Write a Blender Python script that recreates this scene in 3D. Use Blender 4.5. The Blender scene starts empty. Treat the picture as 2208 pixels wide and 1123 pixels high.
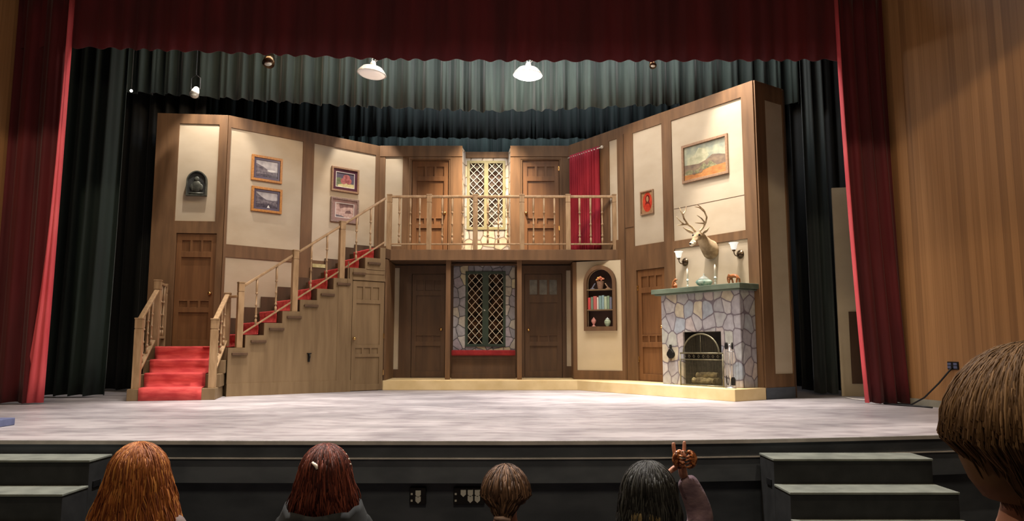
import bpy, math, random
from mathutils import Vector, Matrix
C = bpy.context.scene.collection
sc = bpy.context.scene
R = math.radians
# ------------------------------------------------------------------ camera, world, exposure
# origin of the world: stage floor level (z = 0) below the camera; +Y looks up stage; metres
cam_d = bpy.data.cameras.new('camera'); cam = bpy.data.objects.new('camera', cam_d); C.objects.link(cam)
cam_d.sensor_width = 36.0; cam_d.lens = 1595 / 2208 * 36.0; cam_d.clip_start = 0.05; cam_d.clip_end = 200
cam.location = (0, 0, 0.80); cam.rotation_euler = (R(90) + math.atan(184 / 1595), 0, 0)
sc.camera = cam
sc.view_settings.view_transform = 'Standard'; sc.view_settings.look = 'None'
sc.view_settings.gamma = 1; sc.view_settings.use_curve_mapping = False; sc.view_settings.exposure = 0.0
w = bpy.data.worlds.new('dim_hall'); sc.world = w; w.use_nodes = True
w.node_tree.nodes['Background'].inputs[0].default_value = (0.9, 0.72, 0.55, 1)
w.node_tree.nodes['Background'].inputs[1].default_value = 0.045

def light(name, kind, loc, target, power, col, size=0.3, angle=60, blend=0.5, size_y=None):
    l = bpy.data.lights.new(name, kind); l.energy = power; l.color = col
    if kind == 'AREA':
        l.size = size
        if size_y: l.shape = 'RECTANGLE'; l.size_y = size_y
    else: l.shadow_soft_size = size
    if kind == 'SPOT': l.spot_size = R(angle); l.spot_blend = blend
    o = bpy.data.objects.new(name, l); C.objects.link(o); o.location = loc
    d = Vector(target) - Vector(loc); o.rotation_euler = d.to_track_quat('-Z', 'Y').to_euler()
    return o
WARM = (1.0, 0.80, 0.56); NEUT = (1.0, 0.90, 0.80); COOL = (0.86, 0.92, 1.0)
# work lights hung over the stage, upstage of the valance, then added rear border fills
light('stage_wash', 'AREA', (0.4, 11.1, 7.5), (0.4, 10.9, 0), 290, COOL, 6.0, size_y=0.9)
light('set_wash', 'AREA', (-0.8, 10.8, 6.5), (-0.8, 14.0, 1.4), 165, (1.0, 0.74, 0.48), 8.0, size_y=0.4)
light('front_floor_lamp', 'SPOT', (-0.8, 7.2, 8.8), (-0.8, 7.0, 0), 6500, (1.0, 0.93, 0.87), 0.2, 80, 0.5)
light('right_wall_top_lamp', 'SPOT', (3.05, 11.05, 6.3), (3.62, 11.40, 3.6), 900, NEUT, 0.05, 48, 0.7)
light('hearth_lamp', 'SPOT', (2.6, 10.75, 6.6), (3.2, 11.6, 0.8), 1300, NEUT, 0.08, 42, 0.8)
light('left_flat_top_lamp', 'SPOT', (-5.15, 12.35, 6.0), (-5.45, 12.95, 3.6), 420, NEUT, 0.04, 60, 0.5)
light('bay_top_lamp', 'SPOT', (-0.5, 13.75, 6.2), (-0.5, 15.2, 2.9), 2300, (1.0, 0.78, 0.54), 0.05, 62, 1.0)
light('left_wall_top_lamp', 'SPOT', (-2.75, 14.15, 6.1), (-3.0, 14.95, 3.6), 330, NEUT, 0.04, 55, 0.4)
light('floor_pool_left', 'SPOT', (-3.4, 10.9, 7.4), (-3.9, 11.0, 0), 2600, NEUT, 0.1, 34, 1.0)
light('floor_pool_right', 'SPOT', (1.6, 11.4, 7.2), (1.4, 11.9, 0), 4200, NEUT, 0.1, 36, 1.0)
light('border_lamp', 'AREA', (1.0, 11.5, 6.3), (1.0, 13.1, 5.4), 14, COOL, 4.5, size_y=0.2)
light('upstage_fill', 'AREA', (0.0, 14.3, 7.2), (0.3, 15.9, 5.6), 110, COOL, 5.0, size_y=0.2)  # added fill to lift the middle border out of black
light('far_border_fill', 'AREA', (-0.5, 16.6, 6.8), (-0.5, 17.6, 5.0), 60, COOL, 5.0, size_y=0.2)  # added fill that brightens the farthest border
# house lights in the ceiling over the front rows, plus an added rear fill
light('house_lamp_right', 'SPOT', (3.0, 4.5, 6.05), (3.0, 4.5, 0), 420, WARM, 0.08, 140, 0.05)
light('house_lamp_left', 'SPOT', (-4.2, 4.5, 6.3), (-4.2, 4.5, 0), 560, WARM, 0.08, 140, 0.05)
light('rear_fill', 'AREA', (0.0, -0.5, 5.5), (0.0, 5.0, 0), 120, WARM, 1.5)  # added frontal fill for the stage face, not a house light

# ------------------------------------------------------------------ materials
def lin(c): c /= 255.; return c / 12.92 if c <= 0.04045 else ((c + 0.055) / 1.055) ** 2.4
def rgb(r, g, b): return (lin(r), lin(g), lin(b), 1)
M = {}
def base(name, rough=0.6, metal=0.0, spec=0.5):
    m = bpy.data.materials.new(name); m.use_nodes = True; nt = m.node_tree
    b = nt.nodes['Principled BSDF']; b.inputs['Roughness'].default_value = rough; b.inputs['Metallic'].default_value = metal
    b.inputs['Specular IOR Level'].default_value = spec
    M[name] = m; return m, nt, b
def N(nt, t, **kw):
    n = nt.nodes.new(t)
    for k, v in kw.items(): setattr(n, k, v)
    return n
def coords(nt, scale, out='Object'):
    tc = N(nt, 'ShaderNodeTexCoord'); mp = N(nt, 'ShaderNodeMapping'); mp.inputs['Scale'].default_value = scale
    nt.links.new(tc.outputs[out], mp.inputs['Vector']); return mp.outputs['Vector']
def ramp(nt, fac, stops, interp='LINEAR'):
    r = N(nt, 'ShaderNodeValToRGB'); r.color_ramp.interpolation = interp
    e = r.color_ramp.elements
    while len(e) < len(stops): e.new(0.5)
    for i, (p, c) in enumerate(stops): e[i].position = p; e[i].color = c
    nt.links.new(fac, r.inputs[0]); return r.outputs[0]
def noisy(name, c1, c2, scale=(3, 3, 3), rough=0.6, detail=4, metal=0, bump=0.0, spec=0.4, lo=0.35, hi=0.65, sheen=0):
    m, nt, b = base(name, rough, metal, spec)
    n = N(nt, 'ShaderNodeTexNoise'); n.inputs['Scale'].default_value = 1; n.inputs['Detail'].default_value = detail
    nt.links.new(coords(nt, scale), n.inputs['Vector'])
    nt.links.new(ramp(nt, n.outputs['Fac'], [(lo, rgb(*c1)), (hi, rgb(*c2))]), b.inputs['Base Color'])
    if bump:
        bp = N(nt, 'ShaderNodeBump'); bp.inputs['Strength'].default_value = bump; bp.inputs['Distance'].default_value = 0.01
        nt.links.new(n.outputs['Fac'], bp.inputs['Height']); nt.links.new(bp.outputs[0], b.inputs['Normal'])
    if sheen: b.inputs['Sheen Weight'].default_value = sheen
    return m
noisy('timber', (92, 66, 41), (113, 83, 54), (9, 9, 1.2), 0.62)
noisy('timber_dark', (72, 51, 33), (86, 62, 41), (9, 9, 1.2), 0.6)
noisy('timber_pale', (106, 85, 58), (122, 100, 71), (9, 9, 1.0), 0.62)
noisy('rail_wood', (140, 112, 80), (165, 136, 102), (20, 20, 4), 0.45)
noisy('door_wood', (100, 66, 37), (118, 81, 48), (14, 14, 1.0), 0.5)
noisy('plaster', (174, 159, 135), (184, 170, 147), (1.5, 1.5, 2.5), 0.85)
noisy('plaster_light', (188, 172, 142), (198, 183, 153), (1.5, 1.5, 2.5), 0.85)
noisy('platform_paint', (205, 180, 130), (220, 197, 150), (3, 3, 3), 0.6)
noisy('red_carpet', (168, 48, 50), (200, 78, 74), (4, 12, 16), 0.95, bump=0.6)
noisy('red_cushion', (120, 24, 28), (140, 34, 36), (8, 8, 8), 0.9)
noisy('red_velvet', (74, 8, 14), (98, 14, 21), (3, 3, 0.4), 0.75, sheen=0.15)
noisy('lit_velvet', (205, 70, 80), (222, 95, 100), (4, 4, 1), 0.8)  # velvet edge coloured pink to carry the stage light falling on it
noisy('crimson_cloth', (132, 20, 36), (160, 34, 50), (4, 4, 1), 0.85)
noisy('green_velvet', (36, 50, 47), (56, 72, 67), (4, 4, 0.5), 0.7, sheen=0.3)
noisy('dark_velvet', (22, 32, 30), (34, 46, 43), (4, 4, 0.5), 0.7, sheen=0.35)
noisy('leg_velvet', (12, 25, 23), (22, 38, 34), (4, 4, 0.5), 0.8, sheen=0.08)
noisy('black_velvet', (8, 12, 12), (16, 20, 20), (4, 4, 0.5), 0.8, sheen=0.1)
noisy('stage_black', (64, 70, 78), (80, 86, 94), (3, 3, 6), 0.6)
noisy('step_black', (20, 21, 22), (32, 33, 34), (8, 8, 8), 0.65)
noisy('lip_grey', (150, 148, 146), (172, 168, 166), (6, 6, 6), 0.6)
noisy('tread_grey', (92, 96, 90), (112, 116, 108), (6, 6, 6), 0.6)
noisy('concrete', (120, 116, 104), (140, 136, 122), (5, 5, 5), 0.8)
noisy('hall_carpet', (30, 26, 26), (44, 38, 36), (20, 20, 20), 0.95)
noisy('mantel_green', (80, 92, 78), (100, 112, 96), (3, 8, 8), 0.5)
noisy('soot', (22, 20, 18), (46, 40, 34), (5, 5, 5), 0.8)
noisy('log_bark', (70, 56, 36), (150, 134, 90), (14, 4, 14), 0.9, bump=0.5)
noisy('iron', (22, 22, 22), (40, 38, 36), (30, 30, 30), 0.45, metal=0.6)
noisy('screen_brass', (88, 84, 66), (112, 106, 84), (20, 20, 20), 0.45, metal=0.5)
noisy('brass', (190, 150, 90), (215, 180, 120), (20, 20, 20), 0.25, metal=1)
noisy('dark_brass', (80, 66, 52), (110, 92, 72), (20, 20, 20), 0.3, metal=1)
noisy('steel', (190, 190, 190), (215, 215, 215), (20, 20, 20), 0.3, metal=0.8)
noisy('lamp_shell', (200, 200, 195), (225, 225, 220), (20, 20, 20), 0.35, metal=0.3)
noisy('antler', (120, 92, 62), (215, 196, 158), (6, 6, 6), 0.5)
noisy('deer_fur', (126, 104, 76), (190, 168, 134), (7, 7, 7), 0.95, bump=0.5, detail=8)
noisy('deer_muzzle', (205, 190, 160), (235, 225, 200), (12, 12, 12), 0.9)
noisy('dark_glass', (8, 6, 5), (20, 16, 12), (9, 9, 9), 0.1, spec=0.8)
noisy('figurine_wood', (132, 80, 46), (166, 106, 64), (30, 30, 30), 0.35)
noisy('celadon', (120, 160, 148), (186, 206, 192), (20, 20, 5), 0.2, lo=0.42, hi=0.58)
noisy('pale_china', (205, 214, 205), (226, 232, 224), (10, 10, 10), 0.2)
noisy('pink_china', (180, 110, 100), (206, 150, 136), (20, 20, 20), 0.3)
noisy('green_china', (120, 140, 116), (180, 190, 160), (8, 8, 30), 0.3)
noisy('wax', (228, 222, 205), (238, 234, 220), (5, 5, 5), 0.4)
noisy('niche_back', (44, 26, 20), (62, 38, 28), (6, 6, 2), 0.7)
noisy('basket', (112, 84, 66), (140, 110, 90), (40, 40, 60), 0.8)
noisy('petal', (205, 110, 50), (240, 205, 120), (40, 40, 40), 0.8)
noisy('petal_pink', (200, 110, 90), (226, 160, 130), (40, 40, 40), 0.8)
noisy('frame_gold', (150, 96, 36), (184, 124, 52), (30, 30, 30), 0.4)
noisy('frame_tan', (130, 100, 76), (150, 120, 92), (30, 30, 30), 0.5)
noisy('frame_grey', (112, 92, 84), (140, 116, 104), (30, 30, 30), 0.5)
noisy('mat_slate', (84, 78, 92), (96, 90, 104), (5, 5, 5), 0.15)
noisy('mat_plum', (74, 44, 54), (86, 52, 62), (5, 5, 5), 0.15)
noisy('mat_rose', (134, 108, 104), (150, 122, 116), (5, 5, 5), 0.15)
noisy('paper', (200, 196, 190), (214, 210, 204), (5, 5, 5), 0.3)
noisy('photo_sky', (150, 146, 148), (186, 180, 178), (9, 9, 9), 0.2)
noisy('photo_grey', (72, 66, 74), (120, 112, 116), (18, 18, 18), 0.2)
noisy('photo_dark', (50, 46, 56), (84, 76, 84), (22, 22, 22), 0.2)
noisy('fruit_red', (120, 62, 62), (164, 100, 98), (20, 20, 20), 0.3)
noisy('cloth_cream', (170, 160, 110), (196, 186, 140), (20, 20, 20), 0.3)
noisy('leaf_green', (80, 92, 62), (110, 118, 90), (20, 20, 20), 0.3)
noisy('sketch_pink', (160, 130, 122), (196, 170, 160), (18, 18, 18), 0.3)
noisy('sketch_dark', (104, 78, 76), (128, 100, 96), (18, 18, 18), 0.3)
noisy('oil_sky', (112, 122, 112), (164, 164, 136), (5, 5, 6), 0.4)
noisy('oil_cloud', (150, 150, 120), (186, 180, 148), (9, 9, 12), 0.4)
noisy('oil_hill', (96, 80, 68), (128, 108, 86), (8, 8, 12), 0.4)
noisy('oil_sand', (150, 96, 52), (178, 124, 70), (8, 8, 16), 0.4)
noisy('oil_bush', (92, 92, 66), (140, 134, 96), (18, 18, 18), 0.4)
noisy('portrait_tan', (140, 104, 70), (164, 128, 92), (22, 22, 22), 0.3)
noisy('portrait_red', (164, 44, 30), (190, 66, 44), (10, 10, 10), 0.2)
noisy('portrait_dark', (88, 22, 22), (112, 36, 30), (14, 14, 14), 0.2)
noisy('skin', (176, 120, 96), (192, 136, 112), (12, 12, 12), 0.5)
noisy('skin_shade', (150, 84, 66), (170, 100, 80), (12, 12, 12), 0.5)
noisy('hoodie_black', (20, 22, 24), (33, 35, 36), (20, 20, 20), 0.95)
noisy('jacket_grey', (96, 84, 82), (112, 98, 94), (20, 20, 20), 0.95)
noisy('sweater_plum', (84, 66, 76), (104, 84, 90), (20, 20, 40), 0.95, bump=0.4)
noisy('shirt_dark', (36, 32, 36), (52, 46, 48), (20, 20, 20), 0.95)
noisy('trousers', (34, 38, 50), (48, 52, 64), (20, 20, 20), 0.95)
noisy('tortoiseshell', (80, 36, 18), (190, 120, 72), (60, 60, 60), 0.2, lo=0.45, hi=0.6)
noisy('pearl', (225, 215, 200), (240, 232, 220), (5, 5, 5), 0.2)
noisy('plastic_white', (200, 200, 190), (215, 215, 206), (5, 5, 5), 0.35)
noisy('plastic_black', (14, 14, 15), (22, 22, 24), (5, 5, 5), 0.4)
noisy('blue_paint', (74, 80, 110), (92, 98, 130), (5, 5, 5), 0.7)
noisy('olive_frame', (122, 118, 88), (136, 132, 100), (8, 8, 8), 0.5)
noisy('green_frame', (28, 42, 30), (38, 54, 40), (8, 8, 8), 0.45)
noisy('lattice_white', (214, 206, 186), (226, 218, 200), (8, 8, 8), 0.45)
noisy('lattice_grey', (160, 150, 132), (176, 166, 146), (8, 8, 8), 0.45)
noisy('metal_green', (60, 62, 56), (90, 92, 82), (14, 14, 14), 0.5, metal=0.3)
noisy('plaque_relief', (40, 42, 42), (66, 68, 66), (10, 10, 10), 0.5, metal=0.3)
BOOKS = {'book_red': (168, 58, 54), 'book_green': (98, 116, 96), 'book_rose': (160, 84, 78), 'book_white': (186, 180, 170), 'book_teal': (104, 132, 130),
         'book_sage': (150, 164, 138), 'book_slate': (96, 98, 112), 'book_blue': (120, 146, 150), 'book_moss': (108, 128, 104)}
for k, v in BOOKS.items(): noisy(k, v, tuple(min(255, int(c * 1.12)) for c in v), (30, 30, 8), 0.6)
def emit(name, col, st):
    m, nt, b = base(name, 0.4); b.inputs['Base Color'].default_value = col
    b.inputs['Emission Color'].default_value = col; b.inputs['Emission Strength'].default_value = st
emit('bulb_bright', (1.0, 0.95, 0.85, 1), 14.0)
emit('globe_bounce', (1.0, 0.88, 0.76, 1), 0.35)  # weak emission mimics light bounced into the unlit left globe
emit('sconce_glass', (0.93, 0.96, 0.92, 1), 0.55)  # overhead light on the white shades is put in as a glow
emit('work_lamp', (1, 0.95, 0.85, 1), 3.0)

def stones(name, scale, pal, outline, wid=0.055):
    m, nt, b = base(name, 0.75, 0, 0.3)
    tc = N(nt, 'ShaderNodeTexCoord'); sp = N(nt, 'ShaderNodeSeparateXYZ'); nt.links.new(tc.outputs['Object'], sp.inputs[0])
    ad = N(nt, 'ShaderNodeMath', operation='ADD'); nt.links.new(sp.outputs[0], ad.inputs[0]); nt.links.new(sp.outputs[1], ad.inputs[1])
    cb = N(nt, 'ShaderNodeCombineXYZ')
    for i, (src, k) in enumerate(((ad.outputs[0], scale[0]), (sp.outputs[2], scale[1]))):
        mu = N(nt, 'ShaderNodeMath', operation='MULTIPLY'); mu.inputs[1].default_value = k
        nt.links.new(src, mu.inputs[0]); nt.links.new(mu.outputs[0], cb.inputs[i])
    # wobble the cell edges a little
    nz = N(nt, 'ShaderNodeTexNoise'); nz.inputs['Scale'].default_value = 1.2; nt.links.new(cb.outputs[0], nz.inputs['Vector'])
    mx = N(nt, 'ShaderNodeMixRGB'); mx.inputs[0].default_value = 0.2; nt.links.new(cb.outputs[0], mx.inputs[1]); nt.links.new(nz.outputs['Color'], mx.inputs[2])
    e = N(nt, 'ShaderNodeTexVoronoi', voronoi_dimensions='2D', feature='DISTANCE_TO_EDGE'); e.inputs['Randomness'].default_value = 0.66
    f = N(nt, 'ShaderNodeTexVoronoi', voronoi_dimensions='2D', feature='F1'); f.inputs['Randomness'].default_value = 0.66
    for q in (e, f): q.inputs['Scale'].default_value = 1; nt.links.new(mx.outputs[0], q.inputs['Vector'])
    sx = N(nt, 'ShaderNodeSeparateColor'); nt.links.new(f.outputs['Color'], sx.inputs[0])
    n = len(pal); col = ramp(nt, sx.outputs[0], [(i / n, rgb(*p)) for i, p in enumerate(pal)], 'CONSTANT')
    n2 = N(nt, 'ShaderNodeTexNoise'); n2.inputs['Scale'].default_value = 2.5; nt.links.new(mx.outputs[0], n2.inputs['Vector'])
    v = ramp(nt, n2.outputs['Fac'], [(0.3, (0.82, 0.82, 0.82, 1)), (0.7, (1.12, 1.12, 1.12, 1))])
    mm = N(nt, 'ShaderNodeMixRGB', blend_type='MULTIPLY'); mm.inputs[0].default_value = 1; nt.links.new(col, mm.inputs[1]); nt.links.new(v, mm.inputs[2])
    rd = N(nt, 'ShaderNodeMath', operation='MULTIPLY_ADD'); nt.links.new(f.outputs['Distance'], rd.inputs[0]); rd.inputs[1].default_value = -0.55; rd.inputs[2].default_value = 0.45
    mn = N(nt, 'ShaderNodeMath', operation='SMOOTH_MIN'); nt.links.new(e.outputs['Distance'], mn.inputs[0]); nt.links.new(rd.outputs[0], mn.inputs[1]); mn.inputs[2].default_value = 0.10
    ed = ramp(nt, mn.outputs[0], [(wid * 0.5, (0, 0, 0, 1)), (wid * 0.95, (0.85, 0.85, 0.85, 1)), (wid * 3.2, (1, 1, 1, 1))])
    fin = N(nt, 'ShaderNodeMixRGB'); nt.links.new(ed, fin.inputs[0]); fin.inputs[1].default_value = rgb(*outline); nt.links.new(mm.outputs[0], fin.inputs[2])
    nt.links.new(fin.outputs[0], b.inputs['Base Color'])
PAL = [(154, 151, 152), (164, 160, 159), (142, 148, 156), (166, 156, 148), (146, 142, 146), (156, 156, 148), (172, 162, 142), (153, 150, 154), (150, 154, 158), (162, 152, 149), (151, 150, 150), (143, 142, 145)]
stones('fieldstone', (6.5, 5.3), PAL, (98, 90, 96))
stones('bay_stone', (7.6, 6.2), [(140, 138, 140), (120, 118, 122), (160, 156, 150), (130, 128, 134), (150, 144, 132), (112, 112, 116), (170, 160, 132), (142, 134, 140)], (62, 60, 62), 0.05)
stones('upper_stone', (5.2, 5.6), [(178, 172, 164), (160, 156, 152), (196, 182, 160), (170, 166, 164), (188, 170, 150), (152, 150, 150)], (96, 84, 72), 0.05)

def planks():
    m, nt, b = base('wall_planks', 0.5, 0, 0.35)
    tc = N(nt, 'ShaderNodeTexCoord'); sp = N(nt, 'ShaderNodeSeparateXYZ'); nt.links.new(tc.outputs['Object'], sp.inputs[0])
    mu = N(nt, 'ShaderNodeMath', operation='MULTIPLY'); mu.inputs[1].default_value = 9.5; nt.links.new(sp.outputs[0], mu.inputs[0])
    fl = N(nt, 'ShaderNodeMath', operation='FLOOR'); nt.links.new(mu.outputs[0], fl.inputs[0])
    wn = N(nt, 'ShaderNodeTexWhiteNoise', noise_dimensions='1D'); nt.links.new(fl.outputs[0], wn.inputs['W'])
    nz = N(nt, 'ShaderNodeTexNoise'); nz.inputs['Scale'].default_value = 1; nz.inputs['Detail'].default_value = 5
    nt.links.new(coords(nt, (30, 30, 0.6)), nz.inputs['Vector'])
    a = N(nt, 'ShaderNodeMath', operation='MULTIPLY_ADD'); nt.links.new(nz.outputs['Fac'], a.inputs[0]); a.inputs[1].default_value = 0.6
    q = N(nt, 'ShaderNodeMath', operation='MULTIPLY'); q.inputs[1].default_value = 0.4; nt.links.new(wn.outputs[0], q.inputs[0]); nt.links.new(q.outputs[0], a.inputs[2])
    col = ramp(nt, a.outputs[0], [(0.2, rgb(126, 90, 56)), (0.5, rgb(148, 107, 67)), (0.8, rgb(168, 124, 80))])
    fr = N(nt, 'ShaderNodeMath', operation='FRACT'); nt.links.new(mu.outputs[0], fr.inputs[0])
    g = ramp(nt, fr.outputs[0], [(0.0, (0.55, 0.5, 0.45, 1)), (0.05, (1, 1, 1, 1))])
    mm = N(nt, 'ShaderNodeMixRGB', blend_type='MULTIPLY'); mm.inputs[0].default_value = 1; nt.links.new(col, mm.inputs[1]); nt.links.new(g, mm.inputs[2])
    nt.links.new(mm.outputs[0], b.inputs['Base Color'])
planks()
def stage_floor_mat():
    m, nt, b = base('stage_paint', 0.42, 0, 0.4)
    n1 = N(nt, 'ShaderNodeTexNoise'); n1.inputs['Scale'].default_value = 1; n1.inputs['Detail'].default_value = 6; nt.links.new(coords(nt, (0.8, 1.7, 1)), n1.inputs['Vector'])
    n2 = N(nt, 'ShaderNodeTexNoise'); n2.inputs['Scale'].default_value = 1; n2.inputs['Detail'].default_value = 8; nt.links.new(coords(nt, (3, 7, 1)), n2.inputs['Vector'])
    c1 = ramp(nt, n1.outputs['Fac'], [(0.35, rgb(136, 131, 134)), (0.65, rgb(172, 166, 168))])
    c2 = ramp(nt, n2.outputs['Fac'], [(0.4, (0.78, 0.76, 0.78, 1)), (0.5, (1, 1, 1, 1)), (0.62, (1.0, 1.0, 1.0, 1)), (0.7, (1.2, 1.2, 1.2, 1))])
    mm = N(nt, 'ShaderNodeMixRGB', blend_type='MULTIPLY'); mm.inputs[0].default_value = 1; nt.links.new(c1, mm.inputs[1]); nt.links.new(c2, mm.inputs[2])
    nt.links.new(mm.outputs[0], b.inputs['Base Color'])
stage_floor_mat()
def pane_mat(name, c1, c2):
    m = noisy(name, c1, c2, (7, 7, 7), 0.06, spec=1.0, lo=0.42, hi=0.6)
    m.node_tree.nodes['Principled BSDF'].inputs['Metallic'].default_value = 0.55
pane_mat('pane_upper', (70, 56, 48), (140, 132, 124)); pane_mat('pane_lower', (22, 18, 14), (84, 56, 34))
def hair_mat(name, c1, c2, c3):
    m, nt, b = base(name, 0.62, 0, 0.25)
    g = N(nt, 'ShaderNodeNewGeometry')
    nt.links.new(ramp(nt, g.outputs['Random Per Island'], [(0.0, rgb(*c1)), (0.6, rgb(*c2)), (1.0, rgb(*c3))]), b.inputs['Base Color'])
hair_mat('hair_ginger', (92, 44, 20), (142, 80, 36), (192, 130, 66))
hair_mat('hair_auburn', (46, 16, 10), (84, 34, 22), (124, 62, 44))
hair_mat('hair_brown', (46, 30, 22), (84, 60, 44), (120, 90, 66))
hair_mat('hair_black', (14, 13, 12), (30, 29, 28), (70, 70, 66))
hair_mat('hair_blond', (90, 76, 48), (120, 104, 70), (150, 132, 92))
hair_mat('hair_short', (82, 58, 36), (112, 84, 56), (146, 114, 80))

# ------------------------------------------------------------------ mesh helpers
class Fr:                                   # a local frame: x along, y away from the audience, z up
    def __init__(s, o=(0, 0, 0), ang=0.0): s.o = tuple(o) + (0,) * (3 - len(o)); s.a = ang; s.c = math.cos(ang); s.s = math.sin(ang)
    def w(s, p): return (s.o[0] + p[0] * s.c - p[1] * s.s, s.o[1] + p[0] * s.s + p[1] * s.c, s.o[2] + p[2])
    def l(s, p): x, y = p[0] - s.o[0], p[1] - s.o[1]; return (x * s.c + y * s.s, -x * s.s + y * s.c, p[2] - s.o[2])
def frame(a, b): return Fr(a, math.atan2(b[1] - a[1], b[0] - a[0]))
W0 = Fr()
class MB:
    def __init__(s, pf=W0, fr=None): s.v = []; s.f = []; s.m = []; s.pf = pf; s.fr = fr or pf; s.mi = 0
    def add(s, vs, fs):
        n = len(s.v); same = s.fr is s.pf
        for p in vs: s.v.append(tuple(p) if same else s.pf.l(s.fr.w(p)))
        for q in fs: s.f.append([n + i for i in q]); s.m.append(s.mi)
        return s
    def box(s, x0, x1, y0, y1, z0, z1):
        return s.add([(x0, y0, z0), (x1, y0, z0), (x1, y1, z0), (x0, y1, z0), (x0, y0, z1), (x1, y0, z1), (x1, y1, z1), (x0, y1, z1)],
                     [(3, 2, 1, 0), (4, 5, 6, 7), (0, 1, 5, 4), (1, 2, 6, 5), (2, 3, 7, 6), (3, 0, 4, 7)])
    def prism(s, poly, z0, z1):             # horizontal polygon, counter-clockwise
        n = len(poly); v = [(x, y, z0) for x, y in poly] + [(x, y, z1) for x, y in poly]
        return s.add(v, [tuple(range(n - 1, -1, -1)), tuple(range(n, 2 * n))] + [(i, (i + 1) % n, n + (i + 1) % n, n + i) for i in range(n)])
    def prismy(s, poly, y0, y1):            # polygon in x, z extruded in y
        n = len(poly); v = [(x, y0, z) for x, z in poly] + [(x, y1, z) for x, z in poly]
        return s.add(v, [tuple(range(n)), tuple(range(2 * n - 1, n - 1, -1))] + [((i + 1) % n, i, n + i, n + (i + 1) % n) for i in range(n)])
    def lathe(s, prof, c=(0, 0, 0), n=16, sx=1, sy=1):
        v = []; f = []; k = len(prof)
        for i in range(n):
            a = 2 * math.pi * i / n
            for r, z in prof: v.append((c[0] + r * sx * math.cos(a), c[1] + r * sy * math.sin(a), c[2] + z))
        for i in range(n):
            j = (i + 1) % n
            for q in range(k - 1): f.append((i * k + q, j * k + q, j * k + q + 1, i * k + q + 1))
        if prof[0][0] > 1e-4: f.append(tuple(i * k for i in range(n - 1, -1, -1)))
        if prof[-1][0] > 1e-4: f.append(tuple(i * k + k - 1 for i in range(n)))
        return s.add(v, f)
    def tube(s, pts, rad, n=8, flat=1.0):
        pts = [Vector(p) for p in pts]; k = len(pts)
        if not hasattr(rad, '__len__'): rad = [rad] * k
        v = []; f = []; up = Vector((0.13, 0.21, 0.97))
        for i, p in enumerate(pts):
            t = (pts[min(i + 1, k - 1)] - pts[max(i - 1, 0)]).normalized()
            if abs(t.dot(up)) > 0.95: up = Vector((0.9, 0.3, 0.1))
            a = t.cross(up).normalized(); b2 = t.cross(a).normalized(); up = -b2 if b2.dot(up) < 0 else b2
            for j in range(n):
                q = 2 * math.pi * j / n; v.append(p + (a * math.cos(q) + b2 * math.sin(q) * flat) * rad[i])
        for i in range(k - 1):
            for j in range(n): f.append((i * n + j, i * n + (j + 1) % n, (i + 1) * n + (j + 1) % n, (i + 1) * n + j))
        f.append(tuple(range(n - 1, -1, -1))); f.append(tuple(range((k - 1) * n, k * n)))
        return s.add(v, f)
    def ball(s, c, r, sx=1, sy=1, sz=1, n=14, m=8):
        return s.lathe([(r * math.sin(math.pi * i / m) if 0 < i < m else 0.0, -r * sz * math.cos(math.pi * i / m)) for i in range(m + 1)], c, n, sx, sy)
    def slab(s, X0, X1, Z0, Z1, holes, y0, y1):     # plate with rectangular holes
        xs = sorted({X0, X1, *[h[0] for h in holes], *[h[1] for h in holes]}); zs = sorted({Z0, Z1, *[h[2] for h in holes], *[h[3] for h in holes]})
        xs = [x for x in xs if X0 <= x <= X1]; zs = [z for z in zs if Z0 <= z <= Z1]
        def solid(i, j):
            if i < 0 or j < 0 or i >= len(xs) - 1 or j >= len(zs) - 1: return False
            cx, cz = (xs[i] + xs[i + 1]) / 2, (zs[j] + zs[j + 1]) / 2
            return not any(h[0] < cx < h[1] and h[2] < cz < h[3] for h in holes)
        idx = {}; vs = []; fs = []
        def V(i, j, k):
            if (i, j, k) not in idx: idx[i, j, k] = len(vs); vs.append((xs[i], (y0, y1)[k], zs[j]))
            return idx[i, j, k]
        for i in range(len(xs) - 1):
            for j in range(len(zs) - 1):
                if not solid(i, j): continue
                fs.append((V(i, j, 0), V(i + 1, j, 0), V(i + 1, j + 1, 0), V(i, j + 1, 0)))
                fs.append((V(i, j + 1, 1), V(i + 1, j + 1, 1), V(i + 1, j, 1), V(i, j, 1)))
                if not solid(i - 1, j): fs.append((V(i, j, 1), V(i, j, 0), V(i, j + 1, 0), V(i, j + 1, 1)))
                if not solid(i + 1, j): fs.append((V(i + 1, j, 0), V(i + 1, j, 1), V(i + 1, j + 1, 1), V(i + 1, j + 1, 0)))
                if not solid(i, j - 1): fs.append((V(i, j, 0), V(i, j, 1), V(i + 1, j, 1), V(i + 1, j, 0)))
                if not solid(i, j + 1): fs.append((V(i, j + 1, 1), V(i, j + 1, 0), V(i + 1, j + 1, 0), V(i + 1, j + 1, 1)))
        return s.add(vs, fs)
FRM = {}
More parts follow.
